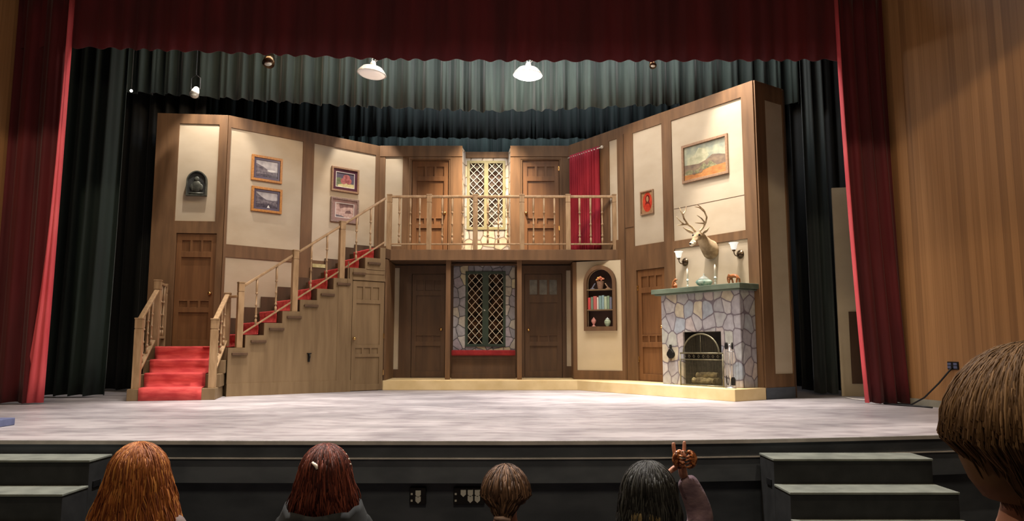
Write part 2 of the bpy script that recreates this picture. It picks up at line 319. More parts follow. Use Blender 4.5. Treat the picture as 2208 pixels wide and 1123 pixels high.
def build(name, mb, mats, parent=None, bevel=0.0, smooth=False, label=None, sub=0, solid=0):
    me = bpy.data.meshes.new(name); me.from_pydata([tuple(v) for v in mb.v], [], mb.f); me.update()
    if isinstance(mats, str): mats = [mats]
    for q in mats: me.materials.append(M[q])
    for p, i in zip(me.polygons, mb.m): p.material_index = i; p.use_smooth = smooth
    o = bpy.data.objects.new(name, me); C.objects.link(o)
    if parent is not None: o.parent = parent
    elif mb.pf is not W0: o.location = mb.pf.o; o.rotation_euler = (0, 0, mb.pf.a)
    if solid: q = o.modifiers.new('solid', 'SOLIDIFY'); q.thickness = solid; q.offset = 0
    if bevel: q = o.modifiers.new('bevel', 'BEVEL'); q.width = bevel; q.segments = 2; q.limit_method = 'ANGLE'; q.angle_limit = R(50)
    if sub: q = o.modifiers.new('sub', 'SUBSURF'); q.levels = q.render_levels = sub
    if label: o['label'] = label
    return o
def tag(o, label, cat, group=None, kind=None):
    o['label'] = label; o['category'] = cat
    if group: o['group'] = group
    if kind: o['kind'] = kind
    return o
def thing(name, label, cat, fr, group=None):
    o = bpy.data.objects.new(name, None); C.objects.link(o); o.empty_display_size = 0.1
    o.location = fr.o; o.rotation_euler = (0, 0, fr.a); tag(o, label, cat, group); return o
def struct(o): o['kind'] = 'structure'; return o
rnd = random.Random(7)

# ------------------------------------------------------------------ the theatre
EDGE = [(-9.0, 6.60), (-6.0, 6.50), (-4.4, 6.47), (-2.2, 6.43), (0, 6.415), (1.2, 6.45), (2.1, 6.54), (3.0, 6.68), (4.0, 6.86), (5.2, 7.12), (7.5, 7.7)]
m = MB(); m.prism(EDGE + [(7.5, 19.5), (-9.0, 19.5)], -0.03, 0.0); struct(build('floor', m, 'stage_paint'))
def face(name, off, z0, z1, mat, th=0.03):
    m = MB(); a = [(x, y + off) for x, y in EDGE]; b = [(x, y + off + th) for x, y in EDGE[::-1]]
    m.prism(a + b, z0, z1); return struct(build(name, m, mat))
face('trim_1', -0.015, -0.034, -0.002, 'lip_grey', 0.03)
face('wall_stage_front', 0.02, -0.145, -0.034, 'stage_black', 0.4)
face('trim_2', -0.02, -0.153, -0.145, 'lip_grey', 0.06)
face('wall_stage_lower', 0.0, -0.352, -0.153, 'stage_black', 0.4)
face('wall_pit', 0.12, -0.9, -0.352, 'stage_black', 0.3)
m = MB(); m.prism([(-9, -3), (7.5, -3), (7.5, 7.6), (5.2, 7.0), (2, 6.5), (-9, 6.5)], -0.95, -0.9); struct(build('floor_hall', m, 'hall_carpet'))
fw = frame((5.44, 10.5), (5.66, 9.35))
m = MB(fw); m.box(0, 7.2, 0, 0.15, 0.09, 7.0); struct(build('wall_right', m, 'wall_planks'))
m = MB(fw); m.box(-0.05, 7.2, -0.012, 0.16, -0.9, 0.09); struct(build('baseboard_right', m, 'concrete'))
fl = frame((-7.9, 6.9), (-7.22, 10.5))
m = MB(fl); m.box(-4, 3.67, 0, 0.15, 0.09, 7.0); struct(build('wall_left', m, 'wall_planks'))
m = MB(fl); m.box(-4, 3.67, -0.012, 0.16, -0.9, 0.09); struct(build('baseboard_left', m, 'concrete'))
m = MB(); m.box(-9, 7.5, 19.3, 19.5, 0, 8); struct(build('wall_back', m, 'black_velvet'))

m = MB(); m.box(-9, 7.5, 10.6, 19.5, 8.2, 8.3); struct(build('ceiling', m, 'black_velvet'))
# ---- drapery
def drape(name, label, cat, path, zb, zt, amp, wl, mat, group=None, seed=1, box=0.0, flare=0.0, step=0.03, nz=14, lean=None, parent=None, hem=0.01, kind=None):
    r = random.Random(seed); L = []; acc = 0
    for a, b in zip(path, path[1:]): L.append((acc, acc + math.dist(a, b), a, b)); acc = L[-1][1]
    n = max(8, int(acc / step)); ph = 0; m = MB(); vs = []; kn = []; t = 0; wv = []
    for i in range(n + 1):                 # fold phase with uneven spacing
        if i: ph += 2 * math.pi * (acc / n) / (wl * (0.75 + 0.5 * math.sin(i * acc / n * 1.7 + seed) ** 2) )
        wv.append(ph)
    for j in range(nz + 1):
        v = j / nz
        for i in range(n + 1):
            d = acc * i / n
            for a0, a1, a, b in L:
                if d <= a1 + 1e-6: break
            u = (d - a0) / (a1 - a0); tx, ty = (b[0] - a[0]) / (a1 - a0), (b[1] - a[1]) / (a1 - a0)
            x, y = a[0] + (b[0] - a[0]) * u, a[1] + (b[1] - a[1]) * u
            zb_ = zb(x) if callable(zb) else zb; zt_ = zt(x) if callable(zt) else zt
            s0 = math.sin(wv[i]); s1 = max(-1, min(1, s0 * (1 + 3 * box)))
            s1 += 0.35 * math.sin(wv[i] * 2.3 + seed)
            am = amp * (1 + flare * (1 - v))
            zz = zb_ + (zt_ - zb_) * v
            if j == 0: zz += hem * math.sin(wv[i] * 1.0 + 1)
            lx = (lean[0] * (1 - v) ** 2 if lean else 0); ly = (lean[1] * (1 - v) ** 2 if lean else 0)
            vs.append((x - ty * s1 * am + lx, y + tx * s1 * am + ly, zz))
    fs = [(j * (n + 1) + i, j * (n + 1) + i + 1, (j + 1) * (n + 1) + i + 1, (j + 1) * (n + 1) + i) for j in range(nz) for i in range(n)]
    m.add(vs, fs); o = build(name, m, mat, parent, smooth=True, solid=0.008)
    if parent is None: tag(o, label, cat, group, kind)
    return o
def curve(pts):
    def f(x):
        if x <= pts[0][0]: return pts[0][1]
        for (a, b), (c, d) in zip(pts, pts[1:]):
            if x <= c: return b + (d - b) * (x - a) / (c - a)
        return pts[-1][1]
    return f
drape('house_valance', 'deep red velvet valance hanging across the top of the whole stage opening', 'valance', [(-7.3, 10.42), (5.55, 10.42)],
      curve([(-7, 5.15), (-6.1, 5.14), (-4, 5.06), (-2, 4.97), (0, 4.94), (2, 4.94), (4.7, 4.955)]), 7.0, 0.014, 0.28, 'red_velvet', seed=3, hem=0.022, step=0.035, nz=6)
t = thing('house_curtain', 'red velvet curtain drawn aside at the left of the stage with pink lit edge', 'curtain', Fr((-6.8, 10.35, 0)), 'red house curtains')
def part_drape(t, name, **k):
    o = drape(name, '', '', parent=t, **k); mt = Matrix.Translation(-Vector(t.location)); o.data.transform(mt)
part_drape(t, 'drape_panel', path=[(-7.25, 10.38), (-6.55, 10.38)], zb=0.02, zt=6.0, amp=0.05, wl=0.26, mat='red_velvet', seed=4, flare=0.5)
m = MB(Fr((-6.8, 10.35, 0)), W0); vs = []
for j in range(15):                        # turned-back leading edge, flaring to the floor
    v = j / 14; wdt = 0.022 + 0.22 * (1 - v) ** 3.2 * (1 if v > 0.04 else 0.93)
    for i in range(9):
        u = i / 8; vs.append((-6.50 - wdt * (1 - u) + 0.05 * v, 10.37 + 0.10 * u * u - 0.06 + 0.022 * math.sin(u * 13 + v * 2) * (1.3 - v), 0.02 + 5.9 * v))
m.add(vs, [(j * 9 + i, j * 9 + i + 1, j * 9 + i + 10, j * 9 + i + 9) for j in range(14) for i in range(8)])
build('lit_edge', m, 'lit_velvet', t, smooth=True, solid=0.006, label='pink lit turned edge of the curtain')
t = thing('house_curtain', 'narrow red velvet curtain drawn aside beside the right wood wall', 'curtain', Fr((5.2, 10.35, 0)), 'red house curtains')
part_drape(t, 'drape_panel', path=[(4.80, 10.38), (5.46, 10.38)], zb=0.02, zt=6.0, amp=0.04, wl=0.24, mat='red_velvet', seed=9, flare=0.3, lean=(0.14, -0.02))
m = MB(Fr((5.2, 10.35, 0)), W0); vs = []
for j in range(13):
    v = j / 12
    for i in range(4): vs.append((4.775 - 0.01 * i + 0.14 * (1 - v) ** 2, 10.33 + 0.02 * i, 0.02 + 5.9 * v))
m.add(vs, [(j * 4 + i, j * 4 + i + 1, j * 4 + i + 5, j * 4 + i + 4) for j in range(12) for i in range(3)])
build('lit_edge', m, 'lit_velvet', t, smooth=True, solid=0.006)
drape('border_curtain', 'pleated grey-green border hanging in front, lit behind the two pendant lamps', 'border curtain', [(-7.4, 13.1), (5.6, 13.1)],
      curve([(-6.8, 5.40), (-5.5, 5.31), (-3.1, 5.16), (-0.4, 5.05), (0.8, 5.085), (2.5, 5.17), (4, 5.2)]), 8.19, 0.07, 0.32, 'green_velvet', 'green border curtains', 11, box=0.3, step=0.02, nz=4, hem=0.012)
drape('border_curtain', 'dark green pleated border, the middle one of the three', 'border curtain', [(-7.4, 15.95), (5.6, 15.95)],
      curve([(-6.8, 5.46), (-0.4, 5.35), (4, 5.38)]), 8.19, 0.05, 0.34, 'dark_velvet', 'green border curtains', 12, box=0.8, step=0.025, nz=3, hem=0.01)
drape('border_curtain', 'farthest grey-green border seen just above the timber set', 'border curtain', [(-7.4, 17.6), (5.6, 17.6)], 4.6, 8.19, 0.05, 0.30, 'green_velvet', 'green border curtains', 13, box=0.6, step=0.025, nz=3)
LEG = 'dark green side curtains'
drape('leg_curtain', 'dark green leg curtain with folds, nearest the left red curtain', 'leg curtain', [(-7.5, 11.75), (-6.35, 11.75)], 0.03, 7.2, 0.07, 0.30, 'leg_velvet', LEG, 21, flare=0.5, step=0.025, lean=(-0.08, 0))
drape('leg_curtain', 'dark green leg curtain behind the left end of the timber set', 'leg curtain', [(-8.3, 13.4), (-5.7, 13.4)], 0.03, 7.4, 0.07, 0.34, 'black_velvet', LEG, 22, step=0.03)
drape('leg_curtain', 'gathered dark green leg curtain flaring to the floor beside the right end of the set', 'leg curtain', [(4.98, 12.35), (5.36, 12.35)], 0.03, 7.2, 0.05, 0.16, 'dark_velvet', LEG, 23, flare=0.8, step=0.015)
drape('leg_curtain', 'black leg curtain behind the right red curtain', 'leg curtain', [(5.1, 13.2), (7.2, 13.2)], 0.03, 7.2, 0.06, 0.30, 'black_velvet', LEG, 24, step=0.03)
drape('leg_curtain', 'black leg curtain behind the tall right corner of the set', 'leg curtain', [(3.7, 14.6), (6.2, 14.6)], 0.03, 7.2, 0.06, 0.30, 'black_velvet', LEG, 25, step=0.03)
drape('back_curtain', 'black curtain closing the back of the stage', 'back curtain', [(-8.5, 18.9), (7.0, 18.9)], 0.03, 8.0, 0.06, 0.4, 'black_velvet', None, 26, step=0.05, nz=3)

# ---- flat at the extreme right backstage
f = frame((5.3, 12.05), (5.95, 11.9)); t = thing('backstage_wall_panel', 'cream painted wall panel with brown lower board, glimpsed behind the right red curtain', 'wall panel', f)
m = MB(f); m.box(0, 0.9, 0.0, 0.05, 0, 3.4); build('board', m, 'plaster_light', t)
m = MB(f); m.box(0.16, 0.8, -0.02, 0.0, 0.2, 1.35); build('lower_board', m, 'timber_dark', t)

# ------------------------------------------------------------------ the set: flats
def door(t, f, x0, x1, z0, z1, y, mat='door_wood', knob='r', kz=0.94, hinges=None, glass=False, knobmat='brass'):
    W_, H_ = x1 - x0, z1 - z0
    st = 0.13 * W_; rows = [(0.84, 0.94, 3), (0.41, 0.79, 1), (0.345, 0.40, 3), (0.06, 0.30, 1)]; holes = []; gl = []
    for a, b, n in rows:
        iw = W_ - 2 * st; gap = 0.06 * W_
        for i in range(n):
            w_ = (iw - gap * (n - 1)) / n; h = (x0 + st + i * (w_ + gap), x0 + st + i * (w_ + gap) + w_, z0 + a * H_, z0 + b * H_)
            if glass and a == 0.84: h = (h[0], h[1], z0 + 0.80 * H_, h[3] + 0.01)
            elif glass and a == 0.41: h = (h[0], h[1], h[2], z0 + 0.72 * H_)
            holes.append(h)
            if glass and a == 0.84: gl.append(h)
    m = MB(f); m.slab(x0, x1, z0, z1, holes, y, y + 0.028); m.box(x0 + 0.005, x1 - 0.005, y + 0.028, y + 0.044, z0, z1)
    d = build('door', m, mat, t, bevel=0.003)
    if glass:
        for h in gl: m = MB(f); m.box(h[0], h[1], y + 0.012, y + 0.0275, h[2], h[3]); build('glass_pane', m, 'paper_glass', d)
    kx = x0 + 0.07 if knob == 'l' else x1 - 0.07
    m = MB(f); c = (kx, y - 0.045, z0 + kz)
    m.ball(c, 0.032); m.tube([(kx, y - 0.04, c[2]), (kx, y + 0.001, c[2])], 0.012); m.tube([(kx, y - 0.008, c[2]), (kx, y + 0.001, c[2])], 0.028, 12)
    build('knob', m, knobmat, d, smooth=True)
    if hinges:
        hx = x0 if knob == 'r' else x1
        for hz in (0.26, 0.86) if hinges is True else hinges:
            m = MB(f); m.tube([(hx, y - 0.012, z0 + hz * H_ - 0.05), (hx, y - 0.012, z0 + hz * H_ + 0.05)], 0.011, 8); m.box(hx - 0.02, hx + 0.02, y - 0.006, y, z0 + hz * H_ - 0.045, z0 + hz * H_ + 0.045)
            build('hinge', m, 'brass', d)
    return d
noisy('paper_glass', (96, 94, 88), (120, 116, 108), (8, 8, 8), 0.12, spec=0.8)
H = 4.95
def flat(label, f, L, z0, z1, panels, doors=(), cut=(), y=0.0, timber='timber', depth=0.06, plaster='plaster', dmat='timber', grp='timber-framed flats of the set', cat='scenery wall'):
    t = thing('scenery_flat', label, cat, f, grp)
    cut = list(cut); dh = [d[:4] for d in doors]
    m = MB(f); m.slab(0, L, z0, z1, cut + dh, y + 0.012, y + depth); build('backing_board', m, timber, t)
    m = MB(f); m.slab(0, L, z0, z1, list(panels) + cut + dh, y - 0.022, y + 0.012); build('timber_frame', m, timber, t, bevel=0.003)
    for p in panels: m = MB(f); m.box(p[0] + 0.001, p[1] - 0.001, y - 0.004, y + 0.0119, p[2] + 0.001, p[3] - 0.001); build('plaster_panel', m, plaster, t)
    for d in doors: door(t, f, d[0] + 0.006, d[1] - 0.006, d[2] + 0.004, d[3] - 0.006, y + 0.012, **(d[4] if len(d) > 4 else {}))
    return t
LD = frame((-6.36, 12.9), (-5.14, 13.03)); LM = frame((-5.14, 13.03), (-2.755, 15.12)); CC = Fr((-2.755, 15.1, 0)); RW = frame((1.2, 15.05), (3.8, 11.25))
RR = frame((3.8, 11.25), (4.38, 11.65)); BK = frame((1.17, 14.16), (2.13, 13.72)); LC = Fr((-2.6, 14.75, 0))
flat('narrow left flat with a lit cream panel above a brown door and arched plaque', LD, 1.227, 0, H, [(0.39, 1.08, 3.0, 4.77)], [(0.43, 1.12, 0.78, 2.78, dict(kz=0.93))])
m_ = flat('angled left wall flat with two tall cream panels above the staircase', LM, 3.17, 0, H,
          [(0.05, 1.45, 2.60, 4.73), (1.68, 3.06, 2.44, 4.74), (0.05, 1.34, 0.9, 2.37)])
t = flat('upper back wall flat with the two upstairs doors and the bay opening', CC, 3.955, 2.6, H, [(0.12, 0.48, 2.84, 4.73)],
         [(0.67, 1.44, 2.6, 4.64, dict(kz=0.92, knob='r')), (2.97, 3.74, 2.6, 4.64, dict(kz=0.92, knob='l', hinges=(0.3, 0.92)))], cut=[(1.72, 2.72, 2.6, H)])
for a, b in ((0.0, 1.72), (2.72, 3.955)): m = MB(CC); m.slab(a, b, 4.72, H, [], -0.035, -0.022); build('top_board', m, 'timber', t, bevel=0.003)
for a in (0.60, 2.90):
    m = MB(CC); m.box(a, a + 0.035, -0.034, -0.022, 2.6, 4.70); m.box(a + 0.87, a + 0.905, -0.034, -0.022, 2.6, 4.70); m.box(a + 0.035, a + 0.87, -0.034, -0.022, 4.665, 4.70); build('door_casing', m, 'timber', t, bevel=0.003)
# right wall
t = flat('tall angled right wall flat with oil painting, trophy and fireplace against it', RW, 4.60, 0.175, H,
     [(1.23, 1.46, 2.79, 4.75), (1.89, 2.63, 2.62, 4.75), (2.86, 4.37, 2.60, 4.74), (2.87, 4.40, 1.5, 2.46)],
     [(1.92, 2.62, 0.18, 2.17, dict(kz=0.95, knob='r', hinges=(0.19, 0.84)))])
m = MB(RW); m.box(2.87, 4.36, -0.0055, -0.004, 3.155, 3.165); build('plaster_seam', m, 'timber_dark', t)
m = MB(RW); m.box(1.64, 1.655, -0.03, -0.022, 0.175, 4.79); m.box(1.66, 1.88, -0.03, -0.022, 2.98, 2.99); build('batten', m, 'timber_dark', t)
t = flat('narrow return flat with a cream strip at the right end of the set', RR, 0.705, 0.0, H, [(0.24, 0.69, 0.37, 4.68)], timber='timber')
m = MB(RR); m.box(-0.005, 0.71, -0.03, -0.022, 0, 0.172); build('kick_board', m, 'stage_black', t)
m = MB(RR); m.box(0.70, 0.74, -0.03, 1.2, 0, 4.94); build('return_board', m, 'timber_dark', t)
# lower back wall under the balcony
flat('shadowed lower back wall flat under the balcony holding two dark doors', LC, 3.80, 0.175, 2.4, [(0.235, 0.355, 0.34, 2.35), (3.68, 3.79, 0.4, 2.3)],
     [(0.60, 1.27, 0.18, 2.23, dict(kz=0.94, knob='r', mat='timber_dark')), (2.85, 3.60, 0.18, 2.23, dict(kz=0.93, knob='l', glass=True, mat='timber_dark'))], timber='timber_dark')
f = frame((-2.335, 13.66), (-2.36, 14.75)); m = MB(f); m.box(0, 1.06, -0.02, 0.02, 0.177, 2.4)
tag(build('wing_wall', m, 'timber'), 'narrow brown side wall under the left end of the balcony', 'scenery wall')
f = Fr((1.17, 14.15, 0)); m = MB(f); m.box(0.0, 0.05, 0.0, 0.6, 0.175, 2.4)
tag(build('wing_wall', m, 'timber'), 'narrow brown side wall between the right dark door and bookshelf', 'scenery wall')
# bookshelf flat
t = thing('scenery_flat', 'cream flat under the balcony holding the arched book niche', 'scenery wall', BK, 'timber-framed flats of the set')
hole = (0.30, 0.805, 1.16, 2.235)
m = MB(BK); m.slab(0.0, 1.10, 0.175, 2.4, [hole], 0.0, 0.03); A_ = [(0.5525 + 0.2525 * math.cos(math.pi * i / 14), 1.98 + 0.255 * math.sin(math.pi * i / 14)) for i in range(15)]
for (xa, za), (xb, zb_) in zip(A_, A_[1:]): m.prismy([(xb, zb_), (xa, za), (xa, 2.235), (xb, 2.235)], 0.0, 0.03)
build('backing_board', m, 'plaster_light', t)
m = MB(BK); m.slab(0.0, 1.10, 0.175, 2.4, [(0.075, 0.955, 0.345, 2.4)], -0.02, 0.0); build('timber_frame', m, 'timber', t, bevel=0.003)
def arch(x0, x1, zs, rise, n=14):
    cx, r = (x0 + x1) / 2, (x1 - x0) / 2
    return [(cx + r * math.cos(math.pi * i / n), zs + rise * math.sin(math.pi * i / n)) for i in range(n + 1)]
t = thing('book_niche', 'arched brown wall niche with two shelves beside the lower right door', 'shelf', BK)
m = MB(BK); out = [(0.24, 1.08), (0.865, 1.08)] + arch(0.24, 0.865, 1.98, 0.33); inn = [(0.30, 1.16), (0.805, 1.16)] + arch(0.30, 0.805, 1.98, 0.255)
for a in range(len(out)):
    b = (a + 1) % len(out); p = [out[a], out[b], inn[b], inn[a]]
    m.prismy(p, -0.085, -0.001)
build('arch_frame', m, 'timber', t)
m = MB(BK); a = [(0.30, 1.16), (0.805, 1.16)] + arch(0.30, 0.805, 1.98, 0.255)
m.prismy([(0.29, 1.15), (0.815, 1.15), (0.815, 2.30), (0.29, 2.30)], 0.105, 0.11); m.box(0.29, 0.815, 0.031, 0.11, 2.24, 2.25); m.box(0.29, 0.30, 0.031, 0.11, 1.16, 2.24); m.box(0.805, 0.815, 0.031, 0.11, 1.16, 2.24); m.box(0.29, 0.815, 0.0, 0.11, 1.15, 1.16)
build('back_panel', m, 'niche_back', t)
# the plaster behind the arch head opens with the arch
for z in (1.86, 1.48): m = MB(BK); m.box(0.302, 0.803, -0.07, 0.105, z - 0.022, z); build('shelf', m, 'timber_pale', t, bevel=0.002)
# books
bx = 0.312; names = ['book_red', 'book_green', 'book_rose', 'book_white', 'book_teal', 'book_blue', 'book_sage', 'book_moss', 'book_slate']
desc = ['bright red book first from the left in the niche', 'green book between the red and rose books', 'rose coloured book in the left half of the niche row', 'narrow white book beside the rose book',
        'teal book in the middle of the niche row', 'grey-blue book right of the teal book', 'pale sage book in the right half of the row', 'moss green book second from the right end', 'slate book at the right end of the row']
for i, (n, d) in enumerate(zip(names, desc)):
    wd = (0.058, 0.05, 0.07, 0.036, 0.062, 0.045, 0.055, 0.05, 0.045)[i]; h = (0.225, 0.235, 0.25, 0.23, 0.255, 0.262, 0.24, 0.25, 0.225)[i]
    fb = Fr(BK.w((bx, -0.045, 1.48)), BK.a); t = thing('book', d, 'book', fb, 'books in the niche')
    m = MB(fb); m.box(0, wd - 0.003, 0, 0.005, 0, h); m.box(0, 0.004, 0, 0.12, 0, h); m.box(wd - 0.007, wd - 0.003, 0, 0.12, 0, h); build('cover', m, n, t)
    m = MB(fb); m.box(0.004, wd - 0.007, 0.005, 0.117, 0.004, h - 0.006); build('pages', m, 'paper', t)
    bx += wd
# flower pot, bookends, jars
fb = Fr(BK.w((0.55, -0.005, 1.86)), BK.a); t = thing('flower_pot', 'woven pot of orange flowers on the top shelf of the niche', 'flower pot', fb)
m = MB(fb); m.lathe([(0.045, 0), (0.05, 0.02), (0.07, 0.14), (0.075, 0.15), (0.065, 0.15)], (0, 0, 0), 16); build('pot', m, 'basket', t)
m = MB(fb)
for i in range(34):
    a = rnd.uniform(0, 6.28); r = rnd.uniform(0, 0.085); z = 0.165 + (0.085 - r) * 0.7 + rnd.uniform(-0.01, 0.02); m.mi = i % 2
    m.ball((r * math.cos(a) * 1.1, r * math.sin(a) * 0.6, z), rnd.uniform(0.016, 0.028), n=6, m=4, sz=0.7)
build('flowers', m, ['petal', 'petal_pink'], t)
for sx, lab, mt_ in ((-0.15, 'small grey leaning ornament left of the flower pot', 'book_slate'), (0.155, 'small brown leaning ornament right of the flower pot', 'frame_tan')):
    fb = Fr(BK.w((0.55 + sx, -0.02, 1.86)), BK.a); m = MB(fb); k = 1 if sx > 0 else -1
    m.prismy([(-0.045, 0), (0.045, 0), (0.045, 0.012), (-k * 0.0 + 0.012, 0.03), (-k * 0.055 + 0.01, 0.11), (-k * 0.055 - 0.01, 0.115), (-0.012, 0.03), (-0.045, 0.012)], -0.02, 0.02)
    tag(build('ornament', m, mt_, bevel=0.004), lab, 'ornament')
fb = Fr(BK.w((0.415, -0.02, 1.16)), BK.a); t = thing('goblet_jar', 'small pink footed jar on the bottom shelf of the niche', 'jar', fb)
m = MB(fb); m.lathe([(0.04, 0), (0.035, 0.012), (0.014, 0.025), (0.016, 0.04), (0.034, 0.07), (0.046, 0.105), (0.036, 0.135), (0.02, 0.14)], n=16); build('body', m, 'pink_china', t, smooth=True)
m = MB(fb); m.lathe([(0.03, 0.138), (0.024, 0.152), (0.006, 0.158), (0.012, 0.17), (0, 0.178)], n=12); build('lid', m, 'pink_china', t, smooth=True)
fb = Fr(BK.w((0.685, -0.02, 1.16)), BK.a); t = thing('ginger_jar', 'round pale green jar on the bottom shelf of the niche', 'jar', fb)
m = MB(fb); m.lathe([(0.03, 0), (0.03, 0.008), (0.055, 0.05), (0.062, 0.085), (0.05, 0.118), (0.03, 0.128)], n=18); build('body', m, 'green_china', t, smooth=True)
m = MB(fb); m.lathe([(0.036, 0.127), (0.034, 0.145), (0.008, 0.155), (0.01, 0.165), (0, 0.172)], n=14); build('lid', m, 'pale_china', t, smooth=True)

# ---- windows in bays
def lattice(m, x0, x1, z0, z1, y, px, pz, th=0.011):
    k = pz / px; seg = []
    for sgn in (1, -1):
        zc = z0 - (x1 - x0) * k
        c = z0 - (x1 - x0) * k * 1.5
        i = -20
        while i < 60:
            b = z0 + i * pz * 1.0
            # line z = b + sgn*k*(x-x0)
            pts = []
            for x in (x0, x1):
                z = b + sgn * k * (x - x0)
                if z0 <= z <= z1: pts.append((x, z))
            for z in (z0, z1):
                x = x0 + (z - b) / (sgn * k)
                if x0 < x < x1: pts.append((x, z))
            if len(pts) >= 2 and math.dist(pts[0], pts[1]) > 0.02: seg.append((pts[0], pts[1], sgn))
            i += 1
    for a, b, sgn in seg:
        d = Vector((b[0] - a[0], b[1] - a[1])).normalized(); n = Vector((-d.y, d.x)) * th / 2; o = 0.004 * sgn
        m.prismy([(a[0] - n.x, a[1] - n.y), (b[0] - n.x, b[1] - n.y), (b[0] + n.x, b[1] + n.y), (a[0] + n.x, a[1] + n.y)], y + o - 0.004, y + o + 0.004)
def casement(t, f, x0, x1, z0, z1, y, fm, lm, pm, mul=0.09, bar=0.06, px=0.15, pz=0.155):
    xm = (x0 + x1) / 2; L_ = (x0 + bar, xm - mul / 2, z0 + bar, z1 - bar); R_ = (xm + mul / 2, x1 - bar, z0 + bar, z1 - bar)
    m = MB(f); m.slab(x0, x1, z0, z1, [L_, R_], y - 0.02, y + 0.03); w_ = build('window', m, fm, t, bevel=0.003)
    for q in (L_, R_):
        m = MB(f); lattice(m, q[0], q[1], q[2], q[3], y, px, pz); build('lattice', m, lm, w_)
        m = MB(f); m.box(q[0], q[1], y + 0.025, y + 0.03, q[2], q[3]); build('pane', m, pm, w_)
    m = MB(f); m.ball((xm - 0.02, y - 0.035, z0 + (z1 - z0) * 0.48), 0.016); m.tube([(xm - 0.02, y - 0.035, z0 + (z1 - z0) * 0.48), (xm, y - 0.019, z0 + (z1 - z0) * 0.48)], 0.006)
    build('latch', m, 'steel', w_)
    m = MB(f); m.box(x0 + 0.01, x1 - 0.01, y + 0.07, y + 0.08, z0, z1); build('dark_backing', m, 'soot', w_)
f = Fr((-1.035, 15.5, 0)); t = thing('upper_window_bay', 'pale stone window bay with olive lattice casement between the upstairs doors', 'window bay', f)
win = (0.075, 0.895, 3.24, 4.74)
m = MB(f); m.slab(0, 1.0, 2.6, 4.80, [win], 0, 0.04); build('stone_wall', m, 'upper_stone', t)
for n, a, b in (('stone_side', (0.0, -0.4), (0.045, 0.0)), ('stone_side', (1.0, -0.4), (0.955, 0.0))):
    m = MB(f); s = 1 if a[0] < 0.5 else -1
    m.prism([a, b, (b[0] - s * 0.06, b[1]), (a[0] - s * 0.03, a[1])][::(1 if s < 0 else -1)], 2.6, 4.92); build(n, m, 'upper_stone', t)
m = MB(f); m.box(0, 1.0, -0.02, 0.04, 4.80, 4.93); build('head_board', m, 'timber', t, bevel=0.003)
casement(t, f, *win, 0.0, 'olive_frame', 'lattice_white', 'pane_upper')
f = Fr((-1.145, 14.45, 0)); t = thing('lower_window_bay', 'grey stone window bay with dark green lattice casement and red window seat', 'window bay', f)
win = (0.235, 1.02, 0.785, 2.25)
m = MB(f); m.slab(0, 1.20, 0.72, 2.38, [win], 0, 0.04); m.box(0.0, 0.03, 0.04, 0.3, 0.72, 2.38); m.box(1.17, 1.20, 0.04, 0.3, 0.72, 2.38); build('stone_wall', m, 'bay_stone', t)
casement(t, f, *win, 0.0, 'green_frame', 'lattice_grey', 'pane_lower', mul=0.12, bar=0.05, px=0.145, pz=0.165)
m = MB(f); m.box(-0.02, 1.21, -0.16, 0.0, 0.615, 0.72); build('seat_cushion', m, 'red_cushion', t, bevel=0.02)
m = MB(f); m.box(-0.01, 1.205, -0.06, 0.3, 0.175, 0.615); m.box(-0.02, 1.215, -0.075, -0.06, 0.55, 0.615); m.box(-0.02, 1.215, -0.07, -0.06, 0.175, 0.27); build('seat_box', m, 'timber_dark', t, bevel=0.003)
m = MB(f); m.prism([(-0.06, 0.3), (-0.04, -0.05), (0.1, -0.1), (1.1, -0.1), (1.24, -0.05), (1.26, 0.3)], 2.36, 2.4); build('canopy_board', m, 'timber_dark', t)

# ------------------------------------------------------------------ platform, balcony
m = MB(); m.prism([(-2.36, 13.63), (1.19, 13.63), (3.215, 10.82), (3.80, 11.215), (1.17, 15.1), (1.17, 15.3), (-2.75, 15.3), (-2.40, 13.9)], 0.0, 0.175)
tag(build('platform', m, 'platform_paint', bevel=0.006), 'low cream painted platform running under the doors and fireplace', 'platform')
f = Fr((-2.35, 13.88, 0)); t = thing('balcony', 'brown timber balcony with turned balusters across the upper doors', 'balcony', f)
m = MB(f, W0); m.prism([(-2.36, 13.60), (-2.28, 13.88), (1.99, 13.88), (1.2, 15.04), (1.19, 15.09), (-0.035, 15.09), (-0.035, 15.49), (-1.035, 15.49), (-1.035, 15.09), (-2.70, 15.09), (-3.17, 14.68)], 2.42, 2.6); build('deck', m, 'timber_dark', t)
m = MB(f); m.box(0.03, 4.42, -0.03, 0.02, 2.405, 2.605); build('fascia', m, 'timber', t, bevel=0.004)
def newel(m, x, y, z0, z1, w_=0.09):
    h = w_ / 2; m.box(x - h, x + h, y - h, y + h, z0, z1 - 0.17); m.box(x - h * 0.9, x + h * 0.9, y - h * 0.9, y + h * 0.9, z1 - 0.17, z1 - 0.155)
    m.box(x - h, x + h, y - h, y + h, z1 - 0.155, z1 - 0.02); m.box(x - h * 1.12, x + h * 1.12, y - h * 1.12, y + h * 1.12, z1 - 0.02, z1)
def baluster(m, x, y, z0, z1, r=0.019):
    h = z1 - z0; P = [(0, 1), (0.12, 1.05), (0.125, 0.5), (0.15, 0.5), (0.16, 1.2), (0.19, 1.2), (0.2, 0.6), (0.25, 0.95), (0.36, 0.7), (0.40, 0.55), (0.41, 1.1), (0.44, 1.1), (0.45, 0.6), (0.6, 0.8), (0.655, 0.55), (0.66, 1.2), (0.69, 1.2), (0.7, 0.6), (0.72, 1.0), (1, 1.15)]
    m.lathe([(r * q, h * a) for a, q in P], (x, y, z0), 8)
